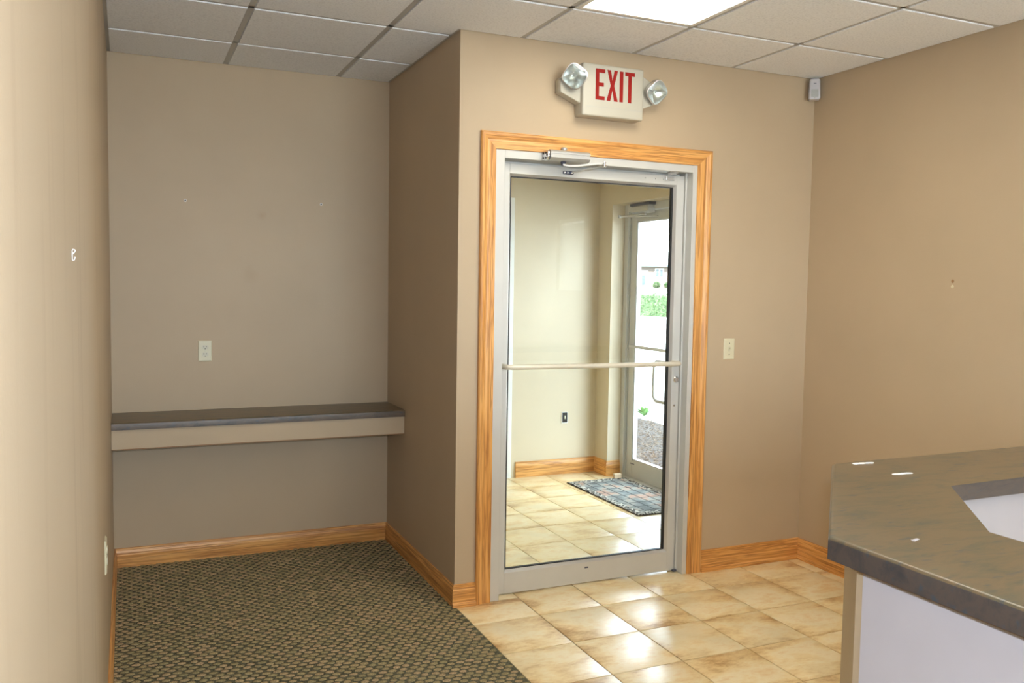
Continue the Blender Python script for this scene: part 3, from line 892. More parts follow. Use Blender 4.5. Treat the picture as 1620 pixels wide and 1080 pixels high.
# door closer on the head of the frame
def closer_body():
    bm = NB()
    # section in (y, z): chamfered box
    sec = [(-0.006, 2.140), (-0.006, 2.186), (-0.052, 2.190), (-0.066, 2.187), (-0.076, 2.178), (-0.076, 2.172), (-0.073, 2.170), (-0.073, 2.166), (-0.076, 2.164), (-0.076, 2.152), (-0.066, 2.142), (-0.050, 2.138)]
    prism(bm, sec, 0, 0.438, 0.650)
    return bm
body = obj('door_closer', closer_body(), M['alu2'], d1, True)
body['label'] = 'surface mounted satin door closer with folded arm'
bm = NB()
sec = [(-0.006, 2.141), (-0.006, 2.185), (-0.050, 2.188), (-0.068, 2.178), (-0.068, 2.152), (-0.050, 2.140)]
prism(bm, sec, 0, 0.424, 0.438)
bmesh.ops.bevel(bm, geom=bm.edges[:], offset=0.002, segments=1, affect='EDGES')
obj('end_cap', bm, M['chrome'], body, True)
for yy, zz in ((-0.018, 2.173), (-0.018, 2.152), (-0.045, 2.174), (-0.045, 2.150), (-0.058, 2.163)):
    bm = NB(); lathe(bm, [(0, 0), (0.005, 0), (0.005, 0.002), (0, 0.002)], (0.424, yy, zz), (-1, 0, 0), 12)
    obj('adjusting_screw', bm, M['slot'], body)
bm = NB(); lathe(bm, [(0, 0.02), (0.011, 0.018), (0.0155, 0.012), (0.0155, 0.007), (0.010, 0.006), (0.010, -0.003), (0, -0.003)], (0.524, -0.040, 2.188), (0, 0, 1), 20)
obj('spindle_cap', bm, M['alu2'], body, True)
bm = NB(); lathe(bm, [(0, 0), (0.012, 0), (0.014, -0.006), (0.010, -0.012), (0.008, -0.02), (0, -0.02)], (0.520, -0.040, 2.139), (0, 0, 1), 20)
obj('spindle', bm, M['darksteel'], body, True)
def flatbar(bm, pts, wdt, th):
    pts = [Vector(p) for p in pts]
    rings = []
    for i, p in enumerate(pts):
        d = (pts[min(i + 1, len(pts) - 1)] - pts[max(i - 1, 0)]); d.z = 0; d.normalize()
        s = Vector((-d.y, d.x, 0))
        rings.append([bm.verts.new(p + s * wdt / 2 + Vector((0, 0, th / 2))), bm.verts.new(p - s * wdt / 2 + Vector((0, 0, th / 2))),
                      bm.verts.new(p - s * wdt / 2 - Vector((0, 0, th / 2))), bm.verts.new(p + s * wdt / 2 - Vector((0, 0, th / 2)))])
    for a, b in zip(rings, rings[1:]):
        for k in range(4): bm.faces.new((a[k], a[(k + 1) % 4], b[(k + 1) % 4], b[k]))
    bm.faces.new(rings[0]); bm.faces.new(rings[-1][::-1])
bm = NB(); flatbar(bm, [(0.520, -0.040, 2.124), (0.545, -0.055, 2.117), (0.585, -0.075, 2.118), (0.64, -0.105, 2.126), (0.690, -0.132, 2.132)], 0.020, 0.009)
obj('main_arm', bm, M['alu'], body, True)
bm = NB(); lathe(bm, [(0, 0.006), (0.007, 0.006), (0.009, 0.002), (0.009, -0.003), (0.006, -0.005), (0.006, -0.009), (0.010, -0.011), (0.010, -0.020), (0.005, -0.023), (0, -0.023)], (0.694, -0.134, 2.135), (0, 0, 1), 18)
obj('elbow_pin', bm, M['chrome'], body, True)
bm = NB(); tube(bm, [(0.690, -0.130, 2.116), (0.655, -0.055, 2.110), (0.612, 0.035, 2.102)], 0.0042, 10)
lathe(bm, [(0.007, -0.02), (0.007, 0.02)], (0.655, -0.055, 2.110), (-0.4, 1, -0.1), 12)
obj('forearm', bm, M['alu'], body, True)
bm = NB(); bx(bm, 0.566, 0.622, 0.040, 0.053, 2.092, 2.108, 0.003, 1)
obj('arm_shoe', bm, M['darksteel'], body, True)
for xx in (0.572, 0.588, 0.612):
    bm = NB(); lathe(bm, [(0, 0), (0.0055, 0), (0.004, 0.004), (0, 0.005)], (xx, 0.040, 2.100), (0, -1, 0), 12)
    obj('shoe_screw', bm, M['chrome'], body, True)

# ------------------------------------------------------------------ street door (vestibule, right wall)
d2 = tag(empty('door_2', (2.28, 1.7, 0)), 'glazed aluminium street door at the right of the vestibule', 'door', kind='structure')
FX = VX + 0.115
bm = NB()
bx(bm, FX, FX + 0.10, DY1 - 0.055, DY1, 0, 2.19, 0.0012, 1)
bx(bm, FX + 0.015, FX + 0.10, DY1 - 0.065, DY1 - 0.055, 0, 2.13)
bx(bm, FX, FX + 0.10, DY0 - 0.06, DY0 - 0.005, 0, 2.19, 0.0012, 1)
bx(bm, FX, FX + 0.10, DY0 - 0.005, DY1 - 0.055, 2.132, 2.19, 0.0012, 1)
bx(bm, FX - 0.03, FX + 0.11, DY0 - 0.06, DY1 - 0.04, -0.003, 0.009, 0.002, 1)
fr2 = obj('door_frame', bm, M['alu'], d2, True)
lx = 2.28
bm = NB()
YA, YB = DY0, DY1 - 0.067           # leaf edges
ga, gb, gz0, gz1 = YA + 0.085, 2.098, 0.150, 2.058
bx(bm, lx, lx + 0.045, YA, ga, 0.012, 2.128, 0.001, 1)
bx(bm, lx, lx + 0.045, gb, YB, 0.012, 2.128, 0.001, 1)
bx(bm, lx, lx + 0.045, ga, gb, 0.012, gz0, 0.001, 1)
bx(bm, lx, lx + 0.045, ga, gb, gz1, 2.128, 0.001, 1)
leaf2 = obj('door_leaf', bm, M['alu'], d2, True)
bm = NB()
for b in ((ga, ga + 0.012, gz0, gz1), (gb - 0.012, gb, gz0, gz1), (ga, gb, gz0, gz0 + 0.012), (ga, gb, gz1 - 0.012, gz1)):
    bx(bm, lx + 0.004, lx + 0.04, b[0], b[1], b[2], b[3])
obj('glazing_bead', bm, M['alu2'], leaf2)
bm = NB(); vv = [bm.verts.new(p) for p in ((lx + .022, ga, gz0), (lx + .022, gb, gz0), (lx + .022, gb, gz1), (lx + .022, ga, gz1))]; bm.faces.new(vv)
obj('glass_pane', bm, M['glass'], leaf2)
bm = NB(); bx(bm, lx - 0.022, lx - 0.010, YA + 0.03, YB - 0.03, 1.052, 1.078, 0.003, 1)
bx(bm, lx - 0.012, lx, YA + 0.03, YA + 0.05, 1.054, 1.076); bx(bm, lx - 0.012, lx, YB - 0.05, YB - 0.03, 1.054, 1.076)
obj('push_bar', bm, M['alu2'], leaf2, True)
bm = NB(); hx = 2.215
pts = [(lx + 0.01, YA + 0.05, 0.985), (hx + 0.03, YA + 0.07, 0.985), (hx, YA + 0.12, 0.985), (hx, 1.655, 0.985)] + [(hx, 1.655 + 0.05 * math.sin(a), 0.935 + 0.05 * math.cos(a)) for a in (0.4, 0.8, 1.2, 1.57)] + \
      [(hx, 1.705, 0.74)] + [(hx, 1.655 + 0.05 * math.cos(a), 0.735 - 0.05 * math.sin(a)) for a in (0.4, 0.8, 1.2, 1.57)] + [(hx, YA + 0.12, 0.685), (hx + 0.03, YA + 0.07, 0.685), (lx + 0.01, YA + 0.05, 0.685)]
tube(bm, pts, 0.014, 12)
obj('pull_handle', bm, M['alu'], leaf2, True)
box('maker_label', M['darksteel'], lx - 0.001, lx, 2.055, 2.115, 0.118, 0.126, leaf2)
bm = NB()
sec = [(2.262, 2.105), (2.262, 2.165), (2.215, 2.170), (2.195, 2.158), (2.195, 2.118), (2.215, 2.105)]
prism(bm, sec, 1, 1.82, 2.06)
cb2 = obj('door_closer', bm, M['alu2'], d2, True)
bm = NB(); bx(bm, 2.20, 2.28, 1.80, 2.08, 2.165, 2.185); obj('mounting_plate', bm, M['darksteel'], cb2)
bm = NB(); tube(bm, [(2.225, 1.90, 2.10), (2.215, 1.97, 2.095), (2.12, 2.10, 2.085)], 0.008, 8); tube(bm, [(2.12, 2.10, 2.085), (2.20, 1.98, 2.082), (2.275, 1.80, 2.08)], 0.005, 8)
lathe(bm, [(0, 0.012), (0.012, 0.012), (0.012, -0.012), (0, -0.012)], (2.12, 2.10, 2.085), (0, 0, 1), 14)
lathe(bm, [(0, 0.012), (0.014, 0.012), (0.014, -0.02), (0, -0.02)], (2.225, 1.90, 2.11), (0, 0, 1), 14)
obj('closer_arm', bm, M['alu2'], cb2, True)

# ------------------------------------------------------------------ alcove shelf
sh = tag(empty('wall_shelf', (-0.75, 1.0, 0.7)), 'long dark laminate shelf with a tan front board spanning the alcove', 'shelf')
SZ = 0.834; SF = 0.822
bm = NB()
pr = [(D - 0.0005, SZ - 0.036), (D - 0.0005, SZ)] + arc(SF + 0.009, SZ - 0.009, 0.009, 90, 180, 5) + [(SF, SZ - 0.036)]
prism(bm, pr, 0, L + 0.001, -0.001)
shade_edge_faces(obj('shelf_top', bm, M['ctop'], sh, True), 'sedge_shade')
box('front_board', M['wall'], L + 0.001, -0.001, SF + 0.012, SF + 0.031, SZ - 0.132, SZ - 0.036, sh)
box('board_lower_edge', M['plywood'], L + 0.001, -0.001, SF + 0.0125, SF + 0.031, SZ - 0.1365, SZ - 0.132, sh)

# ------------------------------------------------------------------ outlets, switch, small wall things
def plate_obj(t, m, w=0.070, h=0.114, name='cover_plate'):
    """plate in local coords: x right, z up, facing -y"""
    bm = NB()
    f = 0.004
    o = [(-w / 2, -h / 2), (w / 2, -h / 2), (w / 2, h / 2), (-w / 2, h / 2)]
    A = [bm.verts.new((x, 0, z)) for x, z in o]
    B = [bm.verts.new((x, -0.003, z)) for x, z in o]
    Cc = [bm.verts.new((x * (1 - 2 * f / w), -0.006, z * (1 - 2 * f / h))) for x, z in o]
    for P, Q in ((A, B), (B, Cc)):
        for i in range(4): bm.faces.new((P[i], P[(i + 1) % 4], Q[(i + 1) % 4], Q[i]))
    bm.faces.new(Cc); bm.faces.new(A[::-1])
    return obj(name, bm, m, t)
def outlet(loc, rz, label):
    t = empty('wall_outlet', (0, 0, 0))
    plate_obj(t, M['almond'])
    for s in (1, -1):
        bm = NB()
        ol = [(x, z) for x, z in arc(0, 0, 0.0172, -38, 38, 8)] + [(x, z) for x, z in arc(0, 0, 0.0172, 142, 218, 8)]
        ol = [(x, z + s * 0.0195) for x, z in ol]
        prism(bm, ol, 1, -0.0085, -0.005)
        rc = obj('receptacle', bm, M['almond2'], t)
        for dx, hh in ((-0.0065, 0.009), (0.0065, 0.007)):
            box('slot', M['slot'], dx - 0.0011, dx + 0.0011, -0.0088, -0.0080, s * 0.0195 + 0.003 - hh / 2 + .001, s * 0.0195 + 0.003 + hh / 2 + .001, rc)
        bm = NB(); lathe(bm, [(0, 0), (0.0026, 0), (0.0026, 0.0008), (0, 0.0008)], (0, -0.0080, s * 0.0195 - 0.0085), (0, -1, 0), 12)
        obj('slot', bm, M['slot'], rc)
    bm = NB(); lathe(bm, [(0, 0), (0.003, 0), (0.0025, 0.0012), (0, 0.0015)], (0, -0.006, 0), (0, -1, 0), 12)
    obj('screw', bm, M['almond2'], t)
    t.location = loc; t.rotation_euler = (0, 0, rz)
    return tag(t, label, 'outlet')
outlet((-1.0275, D, 1.156), 0, 'almond double outlet on the alcove wall above the shelf')
outlet((L, -0.62, 0.605), PI / 2, 'almond double outlet low on the scuffed left wall')
t = empty('light_switch')
plate_obj(t, M['almond'])
bm = NB(); bx(bm, -0.0055, 0.0055, -0.0075, -0.006, -0.0125, 0.0125); obj('toggle_slot', bm, M['almond2'], t)
bm = NB(); bx(bm, -0.0045, 0.0045, -0.020, -0.006, -0.002, 0.008, 0.0012, 1); obj('toggle', bm, M['almond'], t, True)
for s in (-1, 1):
    bm = NB(); lathe(bm, [(0, 0), (0.003, 0), (0.0025, 0.0012), (0, 0.0015)], (0, -0.006, s * 0.030), (0, -1, 0), 12); obj('screw', bm, M['slot'], t)
t.location = (1.5695, 0, 1.213)
tag(t, 'almond toggle light switch on the wall right of the glass door', 'light switch')

# open junction box in the vestibule
t = tag(empty('junction_box', (1.85, VB, 0.464)), 'small uncovered electrical box on the far vestibule wall', 'outlet box')
bm = NB()
for b in ((1.822, 1.826, 0.418, 0.510), (1.874, 1.878, 0.418, 0.510), (1.826, 1.874, 0.418, 0.423), (1.826, 1.874, 0.505, 0.510)):
    bx(bm, b[0], b[1], VB - 0.006, VB, b[2], b[3])
obj('box_rim', bm, M['white'], t)
box('box_inside', M['slot'], 1.826, 1.874, VB - 0.003, VB - 0.0005, 0.423, 0.505, t)
box('wire_connector', M['almond2'], 1.846, 1.858, VB - 0.010, VB - 0.003, 0.452, 0.480, t, 0.002)

# wall anchors left in the alcove wall
for (x, z), lab in (((-1.122, 1.966), 'small empty metal wall anchor above the outlet'), ((-0.396, 1.982), 'small empty metal wall anchor nearer the alcove side wall')):
    t = tag(empty('wall_anchor', (x, D, z)), lab, 'wall anchor')
    bm = NB(); lathe(bm, [(0.0045, 0), (0.0075, 0), (0.0075, 0.0015), (0.0045, 0.0025), (0.0042, 0)], (x, D, z), (0, -1, 0), 16)
    obj('anchor_rim', bm, M['white'], t, True)
    bm = NB(); lathe(bm, [(0, 0), (0.0046, 0), (0.0046, 0.0008), (0, 0.0008)], (x, D, z), (0, -1, 0), 12)
    obj('anchor_hole', bm, M['slot'], t)
# patched holes in the right wall
for i, (z, lab) in enumerate(((1.590, 'upper of two small patched screw holes in the right wall'), (1.565, 'lower of two small patched screw holes in the right wall'))):
    bm = NB(); lathe(bm, [(0, 0.001), (0.004, 0.0015), (0.0065, 0.0012), (0.008, 0)], (W, -0.944, z), (-1, 0, 0), 14)
    tag(obj('wall_patch', bm, M['plywood'] if i == 0 else M['almond'], None, True), lab, 'wall patch')
# white wire hook on the left wall
t = tag(empty('wire_hook', (L, -2.24, 1.58)), 'white bent wire hook on the scuffed left wall', 'hook')
bm = NB()
pts = [(L + 0.0047, -2.27, 1.5770), (L + 0.0037, -2.27, 1.5720), (L + 0.0017, -2.27, 1.5710), (L + 0.0007, -2.27, 1.5720), (L + 0.0007, -2.27, 1.5820), (L + 0.0007, -2.27, 1.5870), (L + 0.0017, -2.27, 1.5890), (L + 0.0047, -2.27, 1.5880), (L + 0.0047, -2.27, 1.5860), (L + 0.0037, -2.27, 1.5840), (L + 0.0017, -2.27, 1.5820)]
tube(bm, pts, 0.0007, 8)
obj('bent_wire', bm, M['hook'], t, True)

# ------------------------------------------------------------------ motion detector in the corner
t = empty('motion_detector')
bm = NB()
prof = [(-0.028, -0.055, .030), (-0.0285, -0.02, .032), (-0.028, 0.03, .028), (-0.024, 0.058, .018)]
# front outline with rounded corners, loft back to front
def rr(wd, h0, h1, r, n=4, taper=0.0):
    o = []
    o += [(x, z) for x, z in arc(wd - r, h0 + r, r, -90, 0, n)]
    o += [(x - taper, z) for x, z in arc(wd - r, h1 - r, r, 0, 90, n)]
    o += [(x + taper, z) for x, z in arc(-wd + r, h1 - r, r, 90, 180, n)]
    o += [(x, z) for x, z in arc(-wd + r, h0 + r, r, 180, 270, n)]
    return o
rings = []
for yy, sc in ((0.02, 0.96), (-0.018, 1.0), (-0.026, 0.95), (-0.030, 0.82)):
    rings.append([bm.verts.new((x * sc, yy - (0.006 if z < 0 else 0) * (yy < 0), z * sc)) for x, z in rr(0.0315, -0.060, 0.057, 0.013, 4, 0.003)])
for a, b in zip(rings, rings[1:]):
    k = len(a)
    for i in range(k): bm.faces.new((a[i], a[(i + 1) % k], b[(i + 1) % k], b[i]))
bm.faces.new(rings[0]); bm.faces.new(rings[-1][::-1])
obj('sensor_case', bm, M['pir'], t, True)
bm = NB(); k = 8
for i in range(k):
    bx(bm, -0.019, 0.019, -0.0385, -0.0345, -0.045 + i * 0.0052, -0.045 + i * 0.0052 + 0.0046)
obj('sensor_window', bm, M['pirlens'], t)
box('name_mark', M['darksteel'], -0.007, 0.007, -0.0312, -0.0302, 0.027, 0.0305, t)
bm = NB(); lathe(bm, [(0, 0), (0.004, 0), (0.004, 0.001), (0, 0.001)], (0, -0.036, -0.050), (0, -1, 0), 10)
obj('indicator', bm, M['pirlens'], t)
bm = NB(); bx(bm, -0.02, 0.02, 0.018, 0.04, -0.035, 0.035); obj('corner_bracket', bm, M['pir'], t)
t.location = (W - 0.045, -0.045, 2.637); t.rotation_euler = (0, 0, -PI / 4 + 0.12)
tag(t, 'white motion detector in the ceiling corner right of the exit sign', 'motion detector')

# ------------------------------------------------------------------ exit sign with two emergency lamp heads
t = tag(empty('exit_sign', (0.77, 0, 2.48)), 'ivory exit sign with red lettering and two lamp heads above the glass door', 'exit sign')
SX0, SX1, SZ0, SZ1, SY = 0.596, 0.937, 2.362, 2.611, -0.084
bm = NB(); bx(bm, SX0, SX1, SY, -0.0005, SZ0, SZ1, 0.009, 3)
sb_ = obj('sign_body', bm, M['signbody'], t, True)
bm = NB(); bx(bm, SX0 + 0.016, SX1 - 0.012, SY - 0.0006, SY + 0.001, 2.4055, 2.4068)
obj('panel_joint', bm, M['pirlens'], sb_)
def letter(polys):
    bm = NB()
    for p in polys: prism(bm, p, 1, SY - 0.0016, SY + 0.001)
    return obj('letter', bm, M['red'], sb_)
z0, z1 = 2.441, 2.588
s = 0.019
x0, x1 = 0.665, 0.716
letter([[(x0, z0), (x0 + s, z0), (x0 + s, z1), (x0, z1)], [(x0 + s, z1 - .018), (x1, z1 - .018), (x1, z1), (x0 + s, z1)],
        [(x0 + s, (z0 + z1) / 2 - .009), (x1 - .006, (z0 + z1) / 2 - .009), (x1 - .006, (z0 + z1) / 2 + .009), (x0 + s, (z0 + z1) / 2 + .009)],
        [(x0 + s, z0), (x1, z0), (x1, z0 + .018), (x0 + s, z0 + .018)]])
x0, x1 = 0.727, 0.789; xm = (x0 + x1) / 2; zm = (z0 + z1) / 2; q = 0.010
letter([[(x0, z0), (x0 + .020, z0), (xm, zm - .021), (x1 - .020, z0), (x1, z0), (xm + q, zm), (x1 - .002, z1), (x1 - .021, z1), (xm, zm + .021), (x0 + .021, z1), (x0 + .002, z1), (xm - q, zm)]])
x0 = 0.799
letter([[(x0, z0), (x0 + .0195, z0), (x0 + .0195, z1), (x0, z1)]])
x0, x1 = 0.829, 0.884; xm = (x0 + x1) / 2
letter([[(x0, z1 - .018), (xm - .0095, z1 - .018), (xm - .0095, z0), (xm + .0095, z0), (xm + .0095, z1 - .018), (x1, z1 - .018), (x1, z1), (x0, z1)]])
# brackets
for sgn, ex, hz0, hz1, bz0, bz1, nm in ((-1, 0.487, 2.468, 2.525, 2.420, 2.585, 'l'), (1, 1.046, 2.468, 2.530, 2.420, 2.590, 'r')):
    xb = SX0 + 0.002 if sgn < 0 else SX1 - 0.002
    bm = NB()
    pts = [(xb, bz0), (xb, bz1), (ex + (-sgn) * 0.012, hz1 + 0.012), (ex, hz1), (ex, hz0), (ex - sgn * 0.006, hz0 - 0.006)]
    prism(bm, pts, 1, -0.060, -0.006)
    bmesh.ops.bevel(bm, geom=bm.edges[:], offset=0.003, segments=1, affect='EDGES')
    obj('lamp_bracket', bm, M['signbody'], t, True)
def lamp_head(c, aim, roll):
    """square, rounded cup with a clear lens, aimed along aim"""
    a = Vector(aim).normalized(); ref = Vector((0, 0, 1)); u = a.cross(ref).normalized(); v = u.cross(a)
    cr, sr = math.cos(roll), math.sin(roll)
    U = u * cr + v * sr; V = -u * sr + v * cr
    c = Vector(c)
    N = 32
    def sq(rad, p, h):
        out = []
        for k in range(N):
            th = 2 * PI * k / N
            cx, sy_ = math.cos(th), math.sin(th)
            r = rad / ((abs(cx) ** p + abs(sy_) ** p) ** (1 / p))
            out.append(c + a * h + U * (r * cx) + V * (r * sy_))
        return out
    def loft(secs, mname, m, close_first=True, close_last=True):
        bm = NB(); R = [[bm.verts.new(x) for x in s_] for s_ in secs]
        for A, B in zip(R, R[1:]):
            for k in range(N): bm.faces.new((A[k], A[(k + 1) % N], B[(k + 1) % N], B[k]))
        if close_first: bm.faces.new(R[0][::-1])
        if close_last: bm.faces.new(R[-1])
        return bm
    bm = loft([sq(0.020, 2.2, -0.050), sq(0.040, 2.4, -0.042), sq(0.050, 3.2, -0.022), sq(0.0525, 3.6, 0.002), sq(0.0535, 3.6, 0.004), sq(0.0535, 3.6, 0.009),
               sq(0.0495, 3.6, 0.010), sq(0.0485, 3.6, 0.004), sq(0.036, 2.6, -0.012), sq(0.016, 2.0, -0.028), sq(0.006, 2.0, -0.031)], '', None)
    cup = obj('lamp_head', bm, M['reflector'], t, True)
    bm = NB(); lathe(bm, [(0, 0.0), (0.005, -0.001), (0.0065, -0.006), (0.0055, -0.012), (0.004, -0.018), (0.004, -0.026)], c + a * -0.004, a, 14)
    obj('bulb', bm, M['lens'], cup, True)
    bm = loft([sq(0.0495, 3.6, 0.007), sq(0.0485, 3.6, 0.012), sq(0.038, 3.0, 0.0165), sq(0.018, 2.2, 0.019), sq(0.004, 2, 0.0195)], '', None, True, True)
    obj('lens', bm, M['glass'], cup, True)
    # neck that swivels on the bracket
    bm = NB(); tube(bm, [c - a * 0.048, c - a * 0.058 + Vector((0, 0.012, 0))], 0.013, 12)
    obj('swivel', bm, M['signbody'], cup, True)
lamp_head((0.540, -0.104, 2.533), (-0.42, -0.88, -0.30), 0.62)
lamp_head((1.002, -0.098, 2.507), (0.05, -0.90, -0.38), 0.70)

# ------------------------------------------------------------------ reception counter
rc = tag(empty('reception_counter', (0.6, -2.6, 0)), 'L-shaped reception counter with mottled brown top and white side panel', 'counter')
CZ = 1.070; TH = 0.044
outer = [(W - 0.001, -2.022), (0.354, -2.034), (0.344, -2.036), (0.333, -2.042), (-0.187, -2.570), (-0.187, -5.2)]
inner = [(0.130, -5.2), (0.130, -2.660), (0.413, -2.338), (W - 0.001, -2.325)]
bm = NB()
prism(bm, outer + inner, 2, CZ - TH, CZ)
te = [e for e in bm.edges if all(v.co.z > CZ - 1e-5 for v in e.verts) and not all(v.co.x > W - 0.01 for v in e.verts)]
bmesh.ops.bevel(bm, geom=te, offset=0.009, segments=4, affect='EDGES', profile=0.5)
shade_edge_faces(obj('countertop', bm, M['ctop'], rc, True))
# knee wall under the top
d = 0.054
wo = [(W - 0.001, -2.022 - d), (0.346, -2.036 - d), (-0.187 + d, -2.570 - 0.414 * d), (-0.187 + d, -5.18)]
wi = [(0.065, -5.18), (0.065, -2.655), (0.375, -2.283), (W - 0.001, -2.275)]
bm = NB(); prism(bm, wo + wi, 2, 0, CZ - TH)
obj('knee_wall', bm, M['wall'], rc)
box('side_panel', M['lam'], -0.187 + d - 0.004, -0.187 + d, -5.15, -2.612, 0.02, CZ - TH - 0.005, rc)
box('top_support_strip', M['plywood'], -0.187 + 0.012, -0.187 + d, -5.18, -2.62, CZ - TH - 0.006, CZ - TH, rc)
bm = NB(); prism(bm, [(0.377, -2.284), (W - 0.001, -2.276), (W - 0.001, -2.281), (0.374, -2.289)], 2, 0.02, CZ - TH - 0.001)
obj('inner_panel', bm, M['lam_shaded'], rc)
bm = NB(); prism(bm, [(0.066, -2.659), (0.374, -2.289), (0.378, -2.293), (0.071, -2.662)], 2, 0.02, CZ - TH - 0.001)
obj('inner_panel', bm, M['lam_shaded'], rc)
box('inner_panel', M['lam_shaded'], 0.065, 0.070, -5.15, -2.662, 0.02, CZ - TH - 0.001, rc)
# torn paper scraps on the top
def scrap(p0, p1, wdt, lab, m_=None):
    p0, p1 = Vector((*p0, 0)), Vector((*p1, 0)); dv = p1 - p0; nn = Vector((-dv.y, dv.x, 0)).normalized()
    k = 12; a, b = [], []
    for i in range(k + 1):
        q = p0 + dv * i / k
        taper = 1.0 if 0 < i < k else 0.45
        a.append(q + nn * (wdt / 2 * taper + random.uniform(-.002, .002)))
        b.append(q - nn * (wdt / 2 * taper + random.uniform(-.002, .002)))
    bm = NB(); prism(bm, [(v.x, v.y) for v in a + b[::-1]], 2, CZ + 0.0002, CZ + 0.0009)
    tag(obj('paper_scrap', bm, m_ or M['tape']), lab, 'paper scrap', 'torn white paper scraps on the counter')
scrap((0.388, -2.062), (0.457, -2.069), 0.014, 'torn white paper strip by the rear edge of the counter top')
scrap((0.384, -2.199), (0.449, -2.204), 0.012, 'torn white paper strip nearer the cut-out of the counter top')
scrap((-0.058, -2.652), (-0.036, -2.646), 0.006, 'tiny whitish paper remnant near the front bend of the counter', M['lam'])

# ------------------------------------------------------------------ door mat and wooden block in the vestibule
MX0, MX1, MY0, MY1 = 1.712, 2.238, 1.085, 2.128
mt = tag(empty('door_mat', ((MX0 + MX1) / 2, (MY0 + MY1) / 2, 0)), 'plaid door mat with a scroll border before the street door', 'door mat')
bm = NB(); bx(bm, MX0, MX1, MY0, MY1, 0.0012, 0.006, 0.002, 1); obj('mat_backing', bm, M['rubber'], mt)
me_bm = NB(); hx_, hy_ = (MX1 - MX0) / 2 - 0.006, (MY1 - MY0) / 2 - 0.006
bx(me_bm, -hx_, hx_, -hy_, hy_, 0.006, 0.010, 0.0015, 1)
o = obj('mat_pile', me_bm, M['mat'], None); o.parent = mt
bm = NB(); bx(bm, 2.128, 2.192, 2.098, 2.128, 0.0105, 0.046, 0.002, 1)
tag(obj('wooden_block', bm, M['blockwood'], None, True), 'small pale wooden block on the far corner of the door mat', 'block')

# ------------------------------------------------------------------ window in the right wall with a blind
w1 = tag(empty('window_1', (W, -2.75, 1.8)), 'small window with a closed white blind, mirrored in the door glass', 'window', kind='structure')
bm = NB(); f = 0.03
for b in ((WY0, WY0 + f, WZ0, WZ1), (WY1 - f, WY1, WZ0, WZ1), (WY0 + f, WY1 - f, WZ0, WZ0 + f), (WY0 + f, WY1 - f, WZ1 - f, WZ1)):
    bx(bm, W + 0.06, W + 0.12, *b)
obj('window_frame', bm, M['trimw'], w1)
bm = NB(); vv = [bm.verts.new(p) for p in ((W + .09, WY0 + f, WZ0 + f), (W + .09, WY1 - f, WZ0 + f), (W + .09, WY1 - f, WZ1 - f), (W + .09, WY0 + f, WZ1 - f))]; bm.faces.new(vv)
obj('glass_pane', bm, M['glass'], w1)
bl = box('blind_headrail', M['blind'], W + 0.01, W + 0.045, WY0 + 0.005, WY1 - 0.005, WZ1 - 0.03, WZ1, w1)
z = WZ0 + 0.02
slat_me = None
while z < WZ1 - 0.035:
    if slat_me is None:
        bm = NB(); bx(bm, -0.001, 0.001, WY0 + 0.008 + 2.75, WY1 - 0.008 + 2.75, -0.0125, 0.0125)
        o = obj('blind_slat', bm, M['blind'], None); slat_me = o.data
    else:
        o = bpy.data.objects.new('blind_slat', slat_me); C.objects.link(o)
    o.location = (W + 0.028, -2.75, z); o.rotation_euler = (0, math.radians(22), 0)
    o.parent = w1; o.matrix_parent_inverse = w1.matrix_basis.inverted()
    z += 0.021
box('blind_bottom_rail', M['blind'], W + 0.018, W + 0.038, WY0 + 0.008, WY1 - 0.008, WZ0 + 0.001, WZ0 + 0.012, w1)

# unseen window added in the rear wall to bring daylight to ceiling and alcove
w2 = tag(empty('rear_fill_window', (0.3, REAR, 1.5)), 'unseen three-light window added in the rear wall to let in daylight', 'window', kind='structure')
bm = NB(); f = 0.05
for b in ((RX0, RX0 + f, RZ0, RZ1), (RX1 - f, RX1, RZ0, RZ1), (RX0 + f, RX1 - f, RZ0, RZ0 + f), (RX0 + f, RX1 - f, RZ1 - f, RZ1), (0.20, 0.25, RZ0 + f, RZ1 - f), (1.05, 1.10, RZ0 + f, RZ1 - f)):
    bx(bm, b[0], b[1], REAR - 0.10, REAR - 0.04, b[2], b[3])
obj('window_frame', bm, M['trimw'], w2)
for a_, b_ in ((RX0 + f, 0.20), (0.25, 1.05), (1.10, RX1 - f)):
    bm = NB(); vv = [bm.verts.new(p) for p in ((a_, REAR - .07, RZ0 + f), (b_, REAR - .07, RZ0 + f), (b_, REAR - .07, RZ1 - f), (a_, REAR - .07, RZ1 - f))]; bm.faces.new(vv)
    obj('glass_pane', bm, M['glass'], w2)

# ------------------------------------------------------------------ outside
AX = 0.5765        # bearing from the room through the street door to the hedge and the brick building
dirv = Vector((math.sin(AX), math.cos(AX), 0)); per = Vector((math.cos(AX), -math.sin(AX), 0))
def fr_(R, v, z): 
    p = Vector((-1.4145, -3.8225, 0)) + dirv * R + per * v
    return (p.x, p.y, z)
ROT = -AX
bm = NB(); bx(bm, W + 0.15, 60, -45, 95, -0.30, -0.055); bx(bm, -25, W + 0.15, -45, REAR - 0.12, -0.30, -0.055)
g = obj('ground', bm, M['concrete'], kind='structure'); g['label'] = 'pale sunlit pavement beyond the street door'
